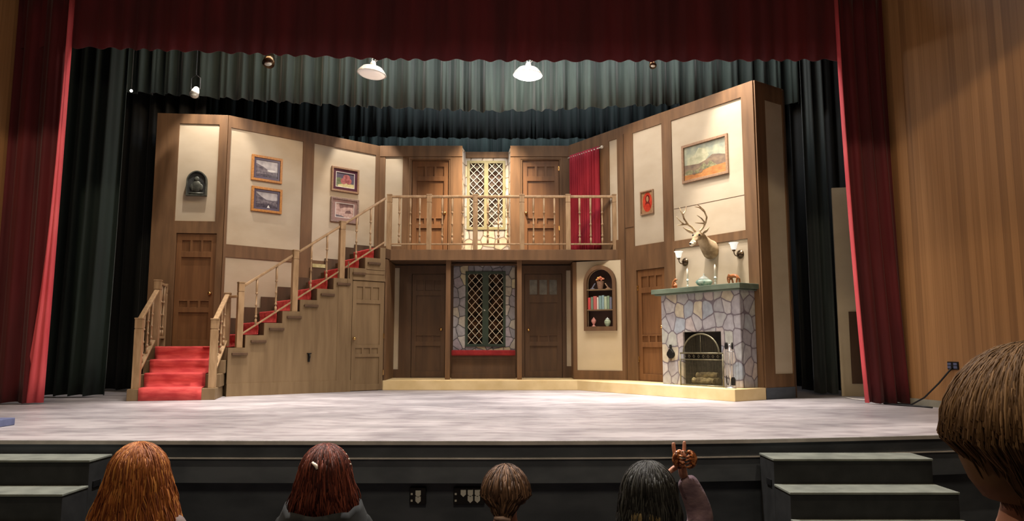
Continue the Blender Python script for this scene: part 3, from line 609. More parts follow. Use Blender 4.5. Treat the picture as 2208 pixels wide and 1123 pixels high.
for x in (0.01, 0.77, 1.65, 2.54, 3.42, 4.31): m = MB(f); newel(m, x, 0.05, 2.602, 3.68); build('newel_post', m, 'rail_wood', t, bevel=0.003)
for x in (0.20, 0.41, 0.59, 1.02, 1.21, 1.41, 1.89, 2.09, 2.27, 2.76, 2.96, 3.16, 3.64, 3.85, 4.07): m = MB(f); baluster(m, x, 0.05, 2.73, 3.61); build('baluster', m, 'rail_wood', t, smooth=True)
m = MB(f); m.box(-0.02, 4.36, 0.02, 0.08, 3.61, 3.66); build('handrail', m, 'rail_wood', t, bevel=0.012)
m = MB(f); m.box(0.05, 4.28, 0.03, 0.07, 2.705, 2.735); build('bottom_rail', m, 'rail_wood', t, bevel=0.004)
for x in (1.14, 2.49): m = MB(f); m.box(x - 0.045, x + 0.045, 0.10, 0.19, 0.176, 2.419); build('support_post', m, 'timber', t, bevel=0.004)

# ------------------------------------------------------------------ staircase
E = frame((-5.607, 10.91), (-4.43, 11.19)); S = frame((-4.538, 11.9), (-2.344, 13.6)); t = thing('staircase', 'brown timber staircase with red carpet climbing to the balcony', 'staircase', E)
def ew(x, y): p = E.w((x, y, 0)); return p[:2]
m = MB(E)
for k in range(3): m.box(0.0 if k == 0 else 0.06, 1.21 + 0.02 * k, 0.3 * k, 0.905, 0.0 if k == 0 else 0.171 + 0.2 * (k - 1), 0.171 + 0.2 * k)
build('entry_steps', m, 'timber_pale', t, bevel=0.006)
m = MB(E, W0); a, b = ew(0.04, 0.9), ew(1.265, 0.9); m.prism([a, b, S.w((0.0, 0.03, 0))[:2], S.w((0.27, 0.03, 0))[:2], S.w((0.27, 1.2, 0))[:2], (-5.15, 12.99), (-6.2, 12.87)], 0.0, 0.771); build('landing', m, 'timber_pale', t, bevel=0.005)
m = MB(E, S)
for k in range(9): m.box(0.27 + 0.3 * k, 0.57 + 0.3 * k if k < 8 else 2.70, 0.03, 1.18 + 0.015 * k, 0.0, 0.771 + 0.2033 * (k + 1))
build('steps', m, 'timber_dark', t)
# open side of the staircase: stepped board with a door under it
m = MB(E, S); prof = [(0.0, 0.0), (2.13, 0.0), (2.13, 1.975), (2.776, 1.975), (2.776, 2.60), (2.67, 2.60)]
for k in range(8, -1, -1): prof += [(0.27 + 0.3 * k, 0.771 + 0.2033 * (k + 1)), (0.27 + 0.3 * k, 0.771 + 0.2033 * k)]
prof += [(0.0, 0.771)]
m.prismy(prof, 0.0, 0.03)
m.box(0.0, 2.13, -0.014, 0.0, 0.0, 0.20); m.box(2.03, 2.05, -0.008, 0.0, 0.2, 2.3); m.box(2.13, 2.78, -0.012, 0.0, 1.975, 2.03); m.box(1.86, 2.03, -0.006, 0.0, 0.2, 1.85)
m.box(2.40, 2.76, -0.012, 0.0, 2.18, 2.205); m.box(2.14, 2.76, -0.01, 0.0, 2.10, 2.17)
build('side_panel', m, 'timber_pale', t, bevel=0.003)
for k in range(9):
    s0 = 0.06 + 0.295 * k
    m = MB(E, S); m.box(s0, s0 + 0.25, -0.035, 0.0, 0.65 + 0.2033 * k, 0.69 + 0.2033 * k); build('shaded_bracket', m, 'timber_dark', t, bevel=0.003)  # bracket's dark colour also stands in for the shadow slot below the tread
# door under the stairs (built in the staircase's frame)
def part_in(fr_parent, fr_local, name, mat, parent, fn, **kw): m = MB(fr_parent, fr_local); fn(m); return build(name, m, mat, parent, **kw)
holes = [(2.22 + 0.16 * i, 2.34 + 0.16 * i, 1.63, 1.86) for i in range(3)] + [(2.22, 2.69, 0.82, 1.56)] + [(2.22 + 0.16 * i, 2.34 + 0.16 * i, 0.66, 0.76) for i in range(3)] + [(2.22, 2.69, 0.12, 0.60)]
def dfn(m): m.slab(2.14, 2.77, 0.01, 1.965, holes, 0.004, 0.022); m.box(2.145, 2.765, 0.022, 0.04, 0.01, 1.965)
d = part_in(E, S, 'door', 'timber_pale', t, dfn, bevel=0.003)
def kfn(m): m.ball((2.17, -0.045, 0.93), 0.03); m.tube([(2.17, -0.045, 0.93), (2.17, 0.004, 0.93)], 0.012)
part_in(E, S, 'knob', 'brass', d, kfn, smooth=True)
for z in (0.32, 0.98):
    part_in(E, S, 'hinge', 'brass', d, lambda m: m.tube([(2.772, -0.008, z - 0.045), (2.772, -0.008, z + 0.045)], 0.011))
# runner
def runner(pts, y0, y1, fr_, name, along='x'):
    m = MB(E, fr_); n = len(pts); cols = 12; vs = []
    for i, (a, z) in enumerate(pts):
        for j in range(cols + 1):
            q = y0 + (y1 - y0) * j / cols; jt = rnd.uniform(-0.004, 0.004)
            vs.append((a + jt, q, z + abs(jt)) if along == 'x' else (q, a + jt, z + abs(jt)))
    c = cols + 1; fs = [(i * c + j, i * c + j + 1, (i + 1) * c + j + 1, (i + 1) * c + j) for i in range(n - 1) for j in range(cols)]
    if along != 'x': fs = [tuple(reversed(q)) for q in fs]
    m.add(vs, fs); return build(name, m, 'red_carpet', t, smooth=True, solid=0.014, label='red carpet runner')
def stair_pts(a0, run, z0, rise, n, last):
    p = []
    for k in range(n):
        a = a0 + run * k - 0.012; zb_ = z0 + rise * k; zt_ = zb_ + rise + 0.008
        p += [(a, zb_ + 0.01), (a, (zb_ + zt_) / 2), (a - 0.012, zt_ - 0.02), (a - 0.008, zt_), (a + 0.03, zt_)]
    p.append((last, p[-1][1])); return p
pts = [(-0.012, 0.0), (-0.012, 0.09), (-0.02, 0.165), (0.0, 0.179), (0.15, 0.179)] + stair_pts(0.3, 0.3, 0.175, 0.2, 3, 1.3)
runner(pts, 0.16, 1.02, E, 'stair_runner', 'y')
runner([(-0.3, 0.779)] + stair_pts(0.27, 0.3, 0.775, 0.2033, 9, 2.75), 0.24, 1.06, S, 'stair_runner')
# newels and rails of the upper flight
NW = [(0.19, 0.772, 1.84), (1.09, 1.38, 2.44), (1.94, 1.99, 3.03)]
for s_, z0, z1 in NW: part_in(E, S, 'newel_post', 'rail_wood', t, lambda m: newel(m, s_, 0.075, z0, z1, 0.095), bevel=0.003)
def bar(m, a, b, w_, h_):                     # sloping rail from a to b (points of the underside centre)
    a, b = Vector(a), Vector(b); d = (b - a); n = Vector((-d.y, d.x, 0)).normalized() * w_ / 2; u = Vector((0, 0, h_))
    m.add([a - n, b - n, b + n, a + n, a - n + u, b - n + u, b + n + u, a + n + u], [(0, 3, 2, 1), (4, 5, 6, 7), (0, 1, 5, 4), (1, 2, 6, 5), (2, 3, 7, 6), (3, 0, 4, 7)])
zr = lambda s_: 1.80 + (s_ - 0.23) * 0.692
zl = lambda s_: 0.98 + (s_ - 0.235) * 0.675
for a, b in ((0.24, 1.04), (1.14, 1.89), (1.99, 2.80)):
    part_in(E, S, 'handrail', 'rail_wood', t, lambda m: bar(m, (a, 0.075, zr(a) - 0.05), (b, 0.075, zr(b) - 0.05), 0.06, 0.05), bevel=0.01)
    part_in(E, S, 'bottom_rail', 'rail_wood', t, lambda m: bar(m, (a, 0.075, zl(a)), (b, 0.075, zl(b)), 0.035, 0.03), bevel=0.004)
for s_ in (0.45, 0.775, 1.376, 1.661, 2.22, 2.5): part_in(E, S, 'baluster', 'rail_wood', t, lambda m: baluster(m, s_, 0.075, zl(s_) + 0.02, zr(s_) - 0.045), smooth=True)
# entry rails
def en(x, y, z0, z1): part_in(E, E, 'newel_post', 'rail_wood', t, lambda m: newel(m, x, y, z0, z1, 0.105), bevel=0.003)
en(0.09, 0.12, 0.172, 1.215); en(1.145, 0.12, 0.172, 1.215); en(0.10, 1.12, 0.772, 1.87); en(1.19, 1.02, 0.772, 1.67)
part_in(E, E, 'newel_post', 'rail_wood', t, lambda m: newel(m, 0.07, 1.84, 0.772, 1.86, 0.06), bevel=0.003)
for a, b in (((0.09, 0.14, 1.16), (0.10, 1.07, 1.66)), ((1.145, 0.14, 1.16), (1.19, 1.0, 1.61))):
    part_in(E, E, 'handrail', 'rail_wood', t, lambda m: bar(m, a, b, 0.075, 0.05), bevel=0.01)
    part_in(E, E, 'bottom_rail', 'rail_wood', t, lambda m: bar(m, (a[0], 0.18, 0.40), (b[0], 0.98, 0.86), 0.07, 0.035), bevel=0.004)
    for y in (0.38, 0.62, 0.84): part_in(E, E, 'baluster', 'rail_wood', t, lambda m: baluster(m, a[0] + (b[0] - a[0]) * (y - 0.14) / 0.93, y, 0.40 + 0.575 * (y - 0.18) + 0.02, 1.16 + 0.53 * (y - 0.14) + 0.01), smooth=True)
part_in(E, E, 'handrail', 'rail_wood', t, lambda m: bar(m, (0.10, 1.17, 1.80), (0.07, 1.82, 1.80), 0.06, 0.045), bevel=0.01)
part_in(E, E, 'bottom_rail', 'rail_wood', t, lambda m: bar(m, (0.10, 1.17, 0.92), (0.07, 1.82, 0.92), 0.06, 0.04), bevel=0.005)
for y in (1.32, 1.48, 1.66): part_in(E, E, 'baluster', 'rail_wood', t, lambda m: baluster(m, 0.085, y, 0.955, 1.805), smooth=True)
n1 = E.l(S.w((0.14, 0.075, 0)))
part_in(E, E, 'handrail', 'rail_wood', t, lambda m: bar(m, (1.20, 1.0, 1.58), (n1[0], n1[1], 1.58), 0.05, 0.04), bevel=0.008)
# stepped skirting board on the left wall (belongs to the staircase)
m = MB(E, LM)
for k in range(7): m.box(0.10 + 0.31 * k, 0.41 + 0.31 * k, -0.045, -0.024, 0.8 + 0.2 * k, 1.29 + 0.2 * k)
m.box(2.27, 2.6, -0.045, -0.024, 2.3, 2.75); m.box(2.6, 3.1, -0.045, -0.024, 2.6, 2.82)
build('stepped_skirting', m, 'timber_dark', t)
m = MB(E, LM); m.box(1.70, 1.97, -0.05, -0.044, 2.30, 2.37); build('skirting_block', m, 'cloth_cream', t)
f = Fr(S.w((1.35, -0.02, 0.62)), S.a); t = thing('wall_bracket', 'small dark metal bracket fixed to the side of the staircase', 'bracket', f)
m = MB(f); m.box(-0.035, 0.035, -0.02, 0.016, 0.045, 0.06); m.tube([(0, -0.012, 0.05), (0, -0.03, 0.0), (0.0, -0.02, -0.06)], [0.012, 0.015, 0.008]); m.box(-0.018, 0.018, 0.0, 0.016, -0.09, 0.05); build('hook', m, 'iron', t)

# ------------------------------------------------------------------ fireplace
f = RW; t = thing('fireplace', 'painted fieldstone fireplace with green mantel against the right wall', 'fireplace', Fr(RW.w((2.88, -0.385, 0.175)), RW.a)); FF = Fr(RW.w((2.88, -0.385, 0.175)), RW.a)
m = MB(FF); m.slab(0, 1.62, 0, 1.485, [(0.47, 1.24, 0, 0.845)], 0, 0.05); m.box(0, 0.05, 0.05, 0.36, 0, 1.485); m.box(1.57, 1.62, 0.05, 0.36, 0, 1.485); build('stone_surround', m, 'fieldstone', t, bevel=0.012)
m = MB(FF); m.box(-0.14, 1.70, -0.09, 0.36, 1.486, 1.565); m.box(-0.10, 1.66, -0.05, 0.36, 1.462, 1.486); build('mantel_shelf', m, 'mantel_green', t, bevel=0.006)
m = MB(FF); m.box(0.42, 0.47, 0.05, 0.36, 0, 0.845); m.box(1.24, 1.29, 0.05, 0.36, 0, 0.845); m.box(0.42, 1.29, 0.33, 0.36, 0, 0.9); m.box(0.42, 1.29, 0.05, 0.33, 0.845, 0.9); m.box(0.47, 1.24, 0.05, 0.33, 0, 0.01); build('firebox', m, 'soot', t)
def rf(s_, d, z): return Fr(RW.w((s_, d, z)), RW.a)
for i, (a, d, z, l, r, rot, lab) in enumerate([(3.62, -0.22, 0.245, 0.42, 0.055, 0.05, 'lower front log behind the fire screen'), (3.66, -0.12, 0.245, 0.40, 0.055, -0.08, 'lower rear log inside the fireplace'), (3.65, -0.175, 0.335, 0.36, 0.05, 0.25, 'top log of the stack in the fireplace')]):
    fb = rf(a, d, z); m = MB(fb); n = 8
    m.tube([((k / n - 0.5) * l * math.cos(rot), (k / n - 0.5) * l * math.sin(rot), rnd.uniform(-0.006, 0.006)) for k in range(n + 1)], [r * rnd.uniform(0.88, 1.08) for _ in range(n + 1)], 10)
    tag(build('firewood_log', m, 'log_bark'), lab, 'log', 'logs in the fireplace')
fb = rf(3.64, -0.17, 0.185); t = thing('log_grate', 'iron grate carrying the logs in the fireplace', 'grate', fb); m = MB(fb)
m = MB(fb); m.box(-0.25, 0.25, -0.1, -0.09, -0.0, 0.012); m.box(-0.25, 0.25, 0.09, 0.1, 0.0, 0.012); [m.box(x, x + 0.012, -0.1, 0.1, -0.0, 0.012) for x in (-0.25, -0.12, 0, 0.12, 0.238)]; build('bars', m, 'iron', t)
# fire screen
fb = rf(3.36, -0.47, 0.176); t = thing('fire_screen', 'arched metal mesh fire screen standing before the firebox', 'fire screen', fb)
W_ = 0.86; m = MB(fb)
m.tube([(0, 0, 0), (0, 0, 0.50)], 0.011); m.tube([(W_, 0, 0), (W_, 0, 0.50)], 0.011); m.tube([(0, 0, 0.51), (W_, 0, 0.51)], 0.012); m.tube([(0, 0, 0.41), (W_, 0, 0.41)], 0.008); m.tube([(0, 0, 0.015), (W_, 0, 0.015)], 0.01)
m.tube([(W_ / 2 + 0.36 * math.cos(math.pi * i / 20), 0, 0.51 + 0.30 * math.sin(math.pi * i / 20)) for i in range(21)], 0.013); m.tube([(W_ / 2, 0, 0.51), (W_ / 2, 0, 0.81)], 0.005)
build('frame', m, 'screen_brass', t, smooth=True)
m = MB(fb)
for i in range(1, 9): x = W_ * i / 9; m.tube([(x - 0.02, 0, 0.46), (x, -0.004, 0.485), (x + 0.02, 0, 0.46), (x, 0.004, 0.435), (x - 0.02, 0, 0.46)], 0.004, 5)
build('scroll_band', m, 'screen_brass', t)
m = MB(fb); k = 40
for i in range(1, k): x = W_ * i / k; m.box(x - 0.0012, x + 0.0012, -0.001, 0.001, 0.01, 0.41)
for i in range(1, 20): z = 0.41 * i / 20; m.box(0, W_, -0.001, 0.001, z - 0.0012, z + 0.0012)
for i in range(1, 34):
    x = W_ / 2 - 0.35 + 0.70 * i / 34; h = 0.30 * math.sqrt(max(0, 1 - ((x - W_ / 2) / 0.36) ** 2)); m.box(x - 0.0012, x + 0.0012, -0.001, 0.001, 0.51, 0.51 + h)
build('mesh_panel', m, 'screen_brass', t)
# fire tools
fb = rf(4.40, -0.53, 0.176); t = thing('fire_tool_stand', 'steel stand for hearth tools beside the fire screen', 'tool stand', fb)
m = MB(fb); m.lathe([(0.085, 0), (0.085, 0.01), (0.02, 0.02), (0.012, 0.03)], n=16, sx=1.0); m.tube([(0, 0, 0.02), (0, 0, 0.62)], 0.009); m.ball((0, 0, 0.63), 0.018); build('stand', m, 'steel', t, smooth=True)
m = MB(fb); m.tube([(-0.075, 0, 0.54), (0.075, 0, 0.54)], 0.007); m.tube([(0, -0.05, 0.54), (0, 0.05, 0.54)], 0.007); build('cross_bar', m, 'steel', t)
for dx, kind, lab in ((-0.062, 'poker', 'iron poker hanging at the left of the hearth stand'), (0.008, 'tongs', 'iron tongs hanging in the middle of the hearth stand'), (0.062, 'shovel', 'black shovel hanging at the right of the hearth stand')):
    g = rf(4.40 + dx, -0.595 if kind == 'tongs' else -0.545, 0.22); tt = thing('hearth_' + kind, lab, kind, g, 'hearth tools')
    m = MB(g); m.tube([(0, 0, 0.12), (0, 0, 0.55)], 0.0055); build('shaft', m, 'steel', tt)
    m = MB(g); m.tube([(0, 0, 0.53), (0, 0, 0.56), (0, 0, 0.60), (0, 0, 0.63)], [0.01, 0.016, 0.014, 0.008], 10); build('handle', m, 'iron', tt)
    m = MB(g)
    if kind == 'shovel': m.prismy([(-0.035, 0.0), (0.035, 0.0), (0.038, 0.09), (0.02, 0.12), (-0.02, 0.12), (-0.038, 0.09)], -0.008, 0.004)
    elif kind == 'poker': m.tube([(0, 0, 0.14), (0, 0, 0.03), (0.02, 0, 0.0)], [0.006, 0.006, 0.002])
    else: m.tube([(0, 0, 0.15), (-0.02, 0, 0.08), (0, 0, 0.0)], 0.004); m.tube([(0, 0, 0.15), (0.02, 0, 0.08), (0.0, 0, 0.0)], 0.004)
    build('blade' if kind == 'shovel' else 'tip', m, 'iron', tt)
# bellows
fb = rf(3.10, -0.395, 0.68); t = thing('fireplace_bellows', 'small black bellows hanging on the stone left of the firebox', 'bellows', fb)
m = MB(fb); m.prismy([(0.0, -0.09), (0.04, -0.075), (0.075, -0.03), (0.07, 0.01), (0.035, 0.05), (0.016, 0.075), (-0.016, 0.075), (-0.035, 0.05), (-0.07, 0.01), (-0.075, -0.03), (-0.04, -0.075)], -0.04, 0.008); build('body', m, 'iron', t, bevel=0.006)
m = MB(fb); m.tube([(0, -0.02, 0.07), (0, -0.02, 0.10), (0, -0.02, 0.14)], [0.016, 0.024, 0.02]); build('handle', m, 'iron', t); m = MB(fb); m.tube([(0, -0.02, -0.08), (0, -0.02, -0.13)], [0.018, 0.008]); build('nozzle', m, 'dark_brass', t)
# mantel items
ZM = 0.175 + 1.565
fb = rf(3.09, -0.26, ZM); t = thing('horse_figurine', 'small carved brown figurine at the left end of the mantel', 'figurine', fb)
m = MB(fb); m.box(-0.075, 0.075, -0.035, 0.035, 0.0, 0.022); build('plinth', m, 'figurine_wood', t, bevel=0.004)
m = MB(fb); m.tube([(-0.045, 0, 0.02), (-0.05, 0, 0.07), (-0.025, 0, 0.13), (0.02, 0, 0.165), (0.05, 0, 0.155)], [0.018, 0.022, 0.024, 0.02, 0.01], 10); m.tube([(0.03, 0, 0.02), (0.035, 0, 0.06), (0.0, 0, 0.11)], [0.014, 0.012, 0.02], 8); m.ball((0.0, 0, 0.06), 0.03, n=10, m=6); build('body', m, 'figurine_wood', t, smooth=True)
def candle(s_, lab1, lab2, hz, hc):
    fb = rf(s_, -0.26, ZM); t = thing('candlestick', lab1, 'candlestick', fb, 'candlesticks on the mantel')
    m = MB(fb); m.lathe([(0.034, 0), (0.034, 0.006), (0.012, 0.018), (0.009, 0.03), (0.022, 0.045), (0.009, 0.06), (0.008, 0.075), (0.02, 0.085), (0.009, 0.1), (0.014, hz - 0.012)], n=14); build('stem', m, 'pale_china', t, smooth=True)
    m = MB(fb); m.lathe([(0.014, hz - 0.012), (0.03, hz - 0.004), (0.03, hz), (0.013, hz + 0.002), (0.017, hz + 0.02)], n=14); build('drip_tray', m, 'pale_china', t, smooth=True)
    fc = rf(s_, -0.26, ZM + hz + 0.021); m = MB(fc); m.lathe([(0.016, 0), (0.015, hc * 0.8), (0.008, hc - 0.005), (0, hc)], n=12); m.tube([(0, 0, hc - 0.004), (0.001, 0, hc + 0.012)], 0.0015, 5)
    tag(build('candle', m, 'wax', smooth=True), lab2, 'candle', 'candles on the mantel')
candle(3.368, 'slim pale candlestick left of the green jar', 'white taper candle left of the green jar', 0.13, 0.175); candle(3.943, 'slim pale candlestick between the jar and the elephant', 'tall white taper candle between jar and elephant', 0.13, 0.19)
fb = rf(3.714, -0.26, ZM); t = thing('lidded_jar', 'wide green glazed jar with pointed pale lid on the mantel', 'jar', fb)
m = MB(fb); m.lathe([(0.06, 0), (0.065, 0.01), (0.11, 0.035), (0.135, 0.075), (0.115, 0.108), (0.075, 0.12)], n=24); build('body', m, 'celadon', t, smooth=True)
m = MB(fb); m.lathe([(0.088, 0.119), (0.085, 0.128), (0.055, 0.155), (0.02, 0.18), (0.006, 0.188), (0.016, 0.2), (0.01, 0.214), (0, 0.22)], n=20); build('lid', m, 'pale_china', t, smooth=True)
def skin_obj(name, chains, mat, parent=None, pf=W0, sub=2, extra=None):
    """chains: list of lists of (x,y,z,rx,ry); a chain may start from ('@', index) to branch"""
    vs = []; es = []; rd = []; roots = []; first = 0
    for ch in chains:
        prev = None
        for p in ch:
            if p[0] == '@': prev = p[1]; continue
            i = len(vs); vs.append(pf.l(p[:3]) if pf is not W0 else p[:3]); rd.append((p[3], p[4] if len(p) > 4 else p[3]))
            if prev is not None: es.append((prev, i))
            else: roots.append(i)
            prev = i
    me = bpy.data.meshes.new(name); me.from_pydata(vs, es, []); me.materials.append(M[mat])
    o = bpy.data.objects.new(name, me); C.objects.link(o)
    if parent is not None: o.parent = parent
    me.skin_vertices.new() if hasattr(me.skin_vertices, 'new') else None
    q = o.modifiers.new('skin', 'SKIN'); q.use_smooth_shade = True; q.branch_smoothing = 0.6
    if not me.skin_vertices:
        bpy.context.view_layer.objects.active = o
    sv = me.skin_vertices[0].data
    for i, r in enumerate(rd): sv[i].radius = r; sv[i].use_root = i in roots
    q = o.modifiers.new('sub', 'SUBSURF'); q.levels = q.render_levels = sub
    return o
fb = rf(4.305, -0.26, ZM); t = thing('elephant_figurine', 'brown elephant figurine walking on the right end of the mantel', 'figurine', fb)
def L_(fr_, pts): return [p if p[0] == '@' else (*fr_.w(p[:3]), *p[3:]) for p in pts]
skin_obj('body', [L_(fb, [(0.085, 0, 0.125, 0.03), (0.04, 0, 0.135, 0.042), (-0.02, 0, 0.135, 0.042), (-0.07, 0, 0.14, 0.034), (-0.105, 0, 0.13, 0.022), (-0.122, 0, 0.09, 0.012), (-0.118, 0, 0.05, 0.008), (-0.10, 0, 0.03, 0.006)]),
                  L_(fb, [('@', 0), (0.09, 0.02, 0.07, 0.015), (0.09, 0.022, 0.006, 0.014)]), L_(fb, [('@', 0), (0.07, -0.02, 0.07, 0.015), (0.065, -0.022, 0.006, 0.014)]),
                  L_(fb, [('@', 3), (-0.045, 0.02, 0.07, 0.014), (-0.03, 0.022, 0.006, 0.013)]), L_(fb, [('@', 3), (-0.07, -0.02, 0.07, 0.014), (-0.078, -0.022, 0.006, 0.013)])], 'figurine_wood', t, fb, 2)
for k in (-1, 1): m = MB(fb); m.ball((-0.06, k * 0.04, 0.135), 0.028, 0.9, 0.25, 1.1, n=10, m=6); build('ear', m, 'figurine_wood', t, smooth=True)
# sconces
for s_, z_, lab in ((3.096, 2.214, 'brass wall sconce with frosted shade left of the deer head'), (4.244, 2.231, 'brass wall sconce with frosted shade right of the deer head')):
    fb = rf(s_, -0.005, z_); t = thing('wall_sconce', lab, 'wall sconce', fb, 'sconces over the mantel')
    m = MB(fb); n = 20; prof = [(0.0, -0.001), (0.07, -0.001), (0.068, -0.012), (0.045, -0.024), (0.03, -0.04), (0.0, -0.045)]
    vs = [(r * math.cos(2 * math.pi * i / n), y, r * math.sin(2 * math.pi * i / n)) for i in range(n) for r, y in prof]; k = len(prof)
    m.add(vs, [(i * k + q, i * k + q + 1, ((i + 1) % n) * k + q + 1, ((i + 1) % n) * k + q) for i in range(n) for q in range(k - 1)]); build('backplate', m, 'dark_brass', t, smooth=True)
    m = MB(fb); m.tube([(0, -0.035, -0.01), (0, -0.07, -0.035), (0, -0.12, -0.03), (0, -0.15, 0.0), (0, -0.155, 0.04)], 0.008); build('arm', m, 'dark_brass', t, smooth=True)
    m = MB(fb); m.lathe([(0.018, 0.035), (0.026, 0.045), (0.026, 0.06), (0.02, 0.065)], (0, -0.155, 0), 14); build('cup', m, 'dark_brass', t, smooth=True)
    m = MB(fb); m.lathe([(0.026, 0.06), (0.042, 0.08), (0.05, 0.12), (0.062, 0.155), (0.078, 0.168), (0.075, 0.17), (0.055, 0.155), (0.045, 0.12), (0.036, 0.082), (0.02, 0.066)], (0, -0.155, 0), 20); build('shade', m, 'sconce_glass', t, smooth=True)
# deer
fb = rf(3.67, -0.01, 2.35); t = thing('deer_trophy', 'mounted deer head with branching antlers above the mantel', 'deer head', fb)
nk = [(3.29, 12.04, 2.34, 0.155, 0.19), (3.23, 11.95, 2.36, 0.15, 0.17), (3.13, 11.84, 2.42, 0.11, 0.13), (3.055, 11.76, 2.50, 0.085, 0.10), (2.99, 11.69, 2.555, 0.075, 0.08), (2.93, 11.62, 2.51, 0.062, 0.06), (2.86, 11.54, 2.43, 0.042, 0.042), (2.815, 11.49, 2.385, 0.034, 0.032)]
skin_obj('head_and_neck', [nk], 'deer_fur', t, fb, 2)
m = MB(fb, W0); m.ball((2.815, 11.487, 2.385), 0.041, 1, 1, 0.85); m.ball((2.85, 11.53, 2.412), 0.048, 1.0, 1.0, 0.85); build('muzzle', m, 'deer_muzzle', t, smooth=True)
m = MB(fb, W0); m.ball((2.788, 11.462, 2.387), 0.02, 1.1, 1, 0.8, 10, 6); build('nose', m, 'iron', t, smooth=True)
for p in ((2.965, 11.585, 2.545), (2.885, 11.66, 2.55)):
    m = MB(fb, W0); m.ball(p, 0.017, n=10, m=6); build('eye', m, 'plastic_black', t, smooth=True)
for pts in ([(3.045, 11.68, 2.585), (3.11, 11.67, 2.63), (3.15, 11.66, 2.69)], [(2.92, 11.78, 2.60), (2.83, 11.79, 2.65), (2.76, 11.80, 2.70)]):
    m = MB(fb, W0); m.tube([pts[0], (Vector(pts[0]) + Vector(pts[1])) / 2, pts[1], pts[2]], [0.02, 0.042, 0.034, 0.006], 10, 0.45); build('ear', m, 'deer_fur', t, smooth=True)
AL = [[(2.93, 11.69, 2.61), (2.87, 11.66, 2.68), (2.80, 11.62, 2.715), (2.72, 11.57, 2.71)], [(2.80, 11.62, 2.715), (2.72, 11.55, 2.80), (2.70, 11.53, 2.86)], [(2.70, 11.53, 2.86), (2.66, 11.50, 2.91), (2.645, 11.5, 2.97)], [(2.70, 11.53, 2.86), (2.745, 11.55, 2.92), (2.765, 11.56, 3.0)], [(2.72, 11.57, 2.71), (2.65, 11.52, 2.69), (2.60, 11.5, 2.685)], [(2.72, 11.57, 2.71), (2.64, 11.5, 2.76), (2.585, 11.48, 2.82)]]
AR = [[(2.99, 11.65, 2.61), (3.04, 11.62, 2.67), (3.07, 11.60, 2.73)], [(3.07, 11.60, 2.73), (3.09, 11.58, 2.83), (3.04, 11.55, 2.93)], [(3.04, 11.55, 2.93), (2.98, 11.52, 2.98), (2.92, 11.50, 3.02)], [(3.05, 11.55, 2.91), (2.96, 11.50, 2.965), (2.87, 11.48, 2.98)], [(3.07, 11.60, 2.73), (3.0, 11.55, 2.80), (2.91, 11.50, 2.85)], [(3.05, 11.60, 2.73), (2.98, 11.55, 2.725), (2.88, 11.50, 2.725)]]
for A in (AL, AR):
    m = MB(fb, W0)
    for i, b in enumerate(A):
        p = [Vector(q) for q in b]; fine = []
        for j in range(len(p) - 1):
            for k in range(4): fine.append(p[j].lerp(p[j + 1], k / 4))
        fine.append(p[-1]); n = len(fine); r0 = 0.019 if i == 0 else 0.015; r1 = 0.014 if i < 2 else 0.004
        m.tube(fine, [r0 + (r1 - r0) * q / (n - 1) for q in range(n)], 7)
    build('antler', m, 'antler', t, smooth=True)
# ------------------------------------------------------------------ pictures
def picture(fr_, s0, s1, z0, z1, label, fm, fw_, mm, mw, regions, grp=None, depth=0.035, inner=None):
    fb = Fr(fr_.w((s0, -0.004, z0)), fr_.a); t = thing('framed_picture', label, 'picture', fb, grp); W_, H_ = s1 - s0, z1 - z0
    m = MB(fb); m.slab(0, W_, 0, H_, [(fw_, W_ - fw_, fw_, H_ - fw_)], -depth, 0); build('frame', m, fm, t, bevel=0.005)
    a = fw_
    if mm: m = MB(fb); m.slab(a, W_ - a, a, H_ - a, [(a + mw, W_ - a - mw, a + mw, H_ - a - mw)], -depth * 0.55, -0.004); build('mount', m, mm, t); a += mw
    if inner: m = MB(fb); m.slab(a, W_ - a, a, H_ - a, [(a + 0.012, W_ - a - 0.012, a + 0.012, H_ - a - 0.012)], -depth * 0.5, -0.004); build('inner_border', m, inner, t); a += 0.012
    w_, h_ = W_ - 2 * a, H_ - 2 * a; m = MB(fb); mats = []
    for i, (mt_, poly) in enumerate(regions):
        if mt_ not in mats: mats.append(mt_)
        m.mi = mats.index(mt_); y = -0.006 - 0.0012 * i
        m.prismy([(a + w_ * u, a + h_ * v) for u, v in poly], y, -0.004 if i == 0 else y + 0.001)
    build('image', m, mats, t)
def ell(cx, cy, rx, ry, n=18, a0=0, a1=360): return [(cx + rx * math.cos(R(a0 + (a1 - a0) * i / n)), cy + ry * math.sin(R(a0 + (a1 - a0) * i / n))) for i in range(n)]
SQ = [(0, 0), (1, 0), (1, 1), (0, 1)]
picture(LM, 0.45, 1.04, 3.83, 4.31, 'gold framed grey landscape photograph, upper of the pair on the left wall', 'frame_gold', 0.045, 'mat_slate', 0.04,
        [('photo_sky', SQ), ('photo_grey', [(0, 0), (1, 0), (1, 0.35), (0.6, 0.42), (0.35, 0.62), (0, 0.8)]), ('photo_dark', [(0, 0), (1, 0), (1, 0.12), (0.5, 0.2), (0, 0.16)]), ('paper', ell(0.72, 0.42, 0.2, 0.07))], 'pictures on the left wall')
picture(LM, 0.47, 1.055, 3.255, 3.72, 'gold framed grey landscape photograph, lower of the pair on the left wall', 'frame_gold', 0.045, 'mat_slate', 0.04,
        [('photo_sky', SQ), ('photo_grey', [(0, 0), (1, 0), (1, 0.55), (0.8, 0.5), (0.5, 0.52), (0.25, 0.7), (0, 0.95)]), ('photo_dark', [(0, 0), (1, 0), (1, 0.1), (0.6, 0.3), (0, 0.22)]), ('paper', [(0.52, 0.02), (0.66, 0.02), (0.59, 0.2)])], 'pictures on the left wall')
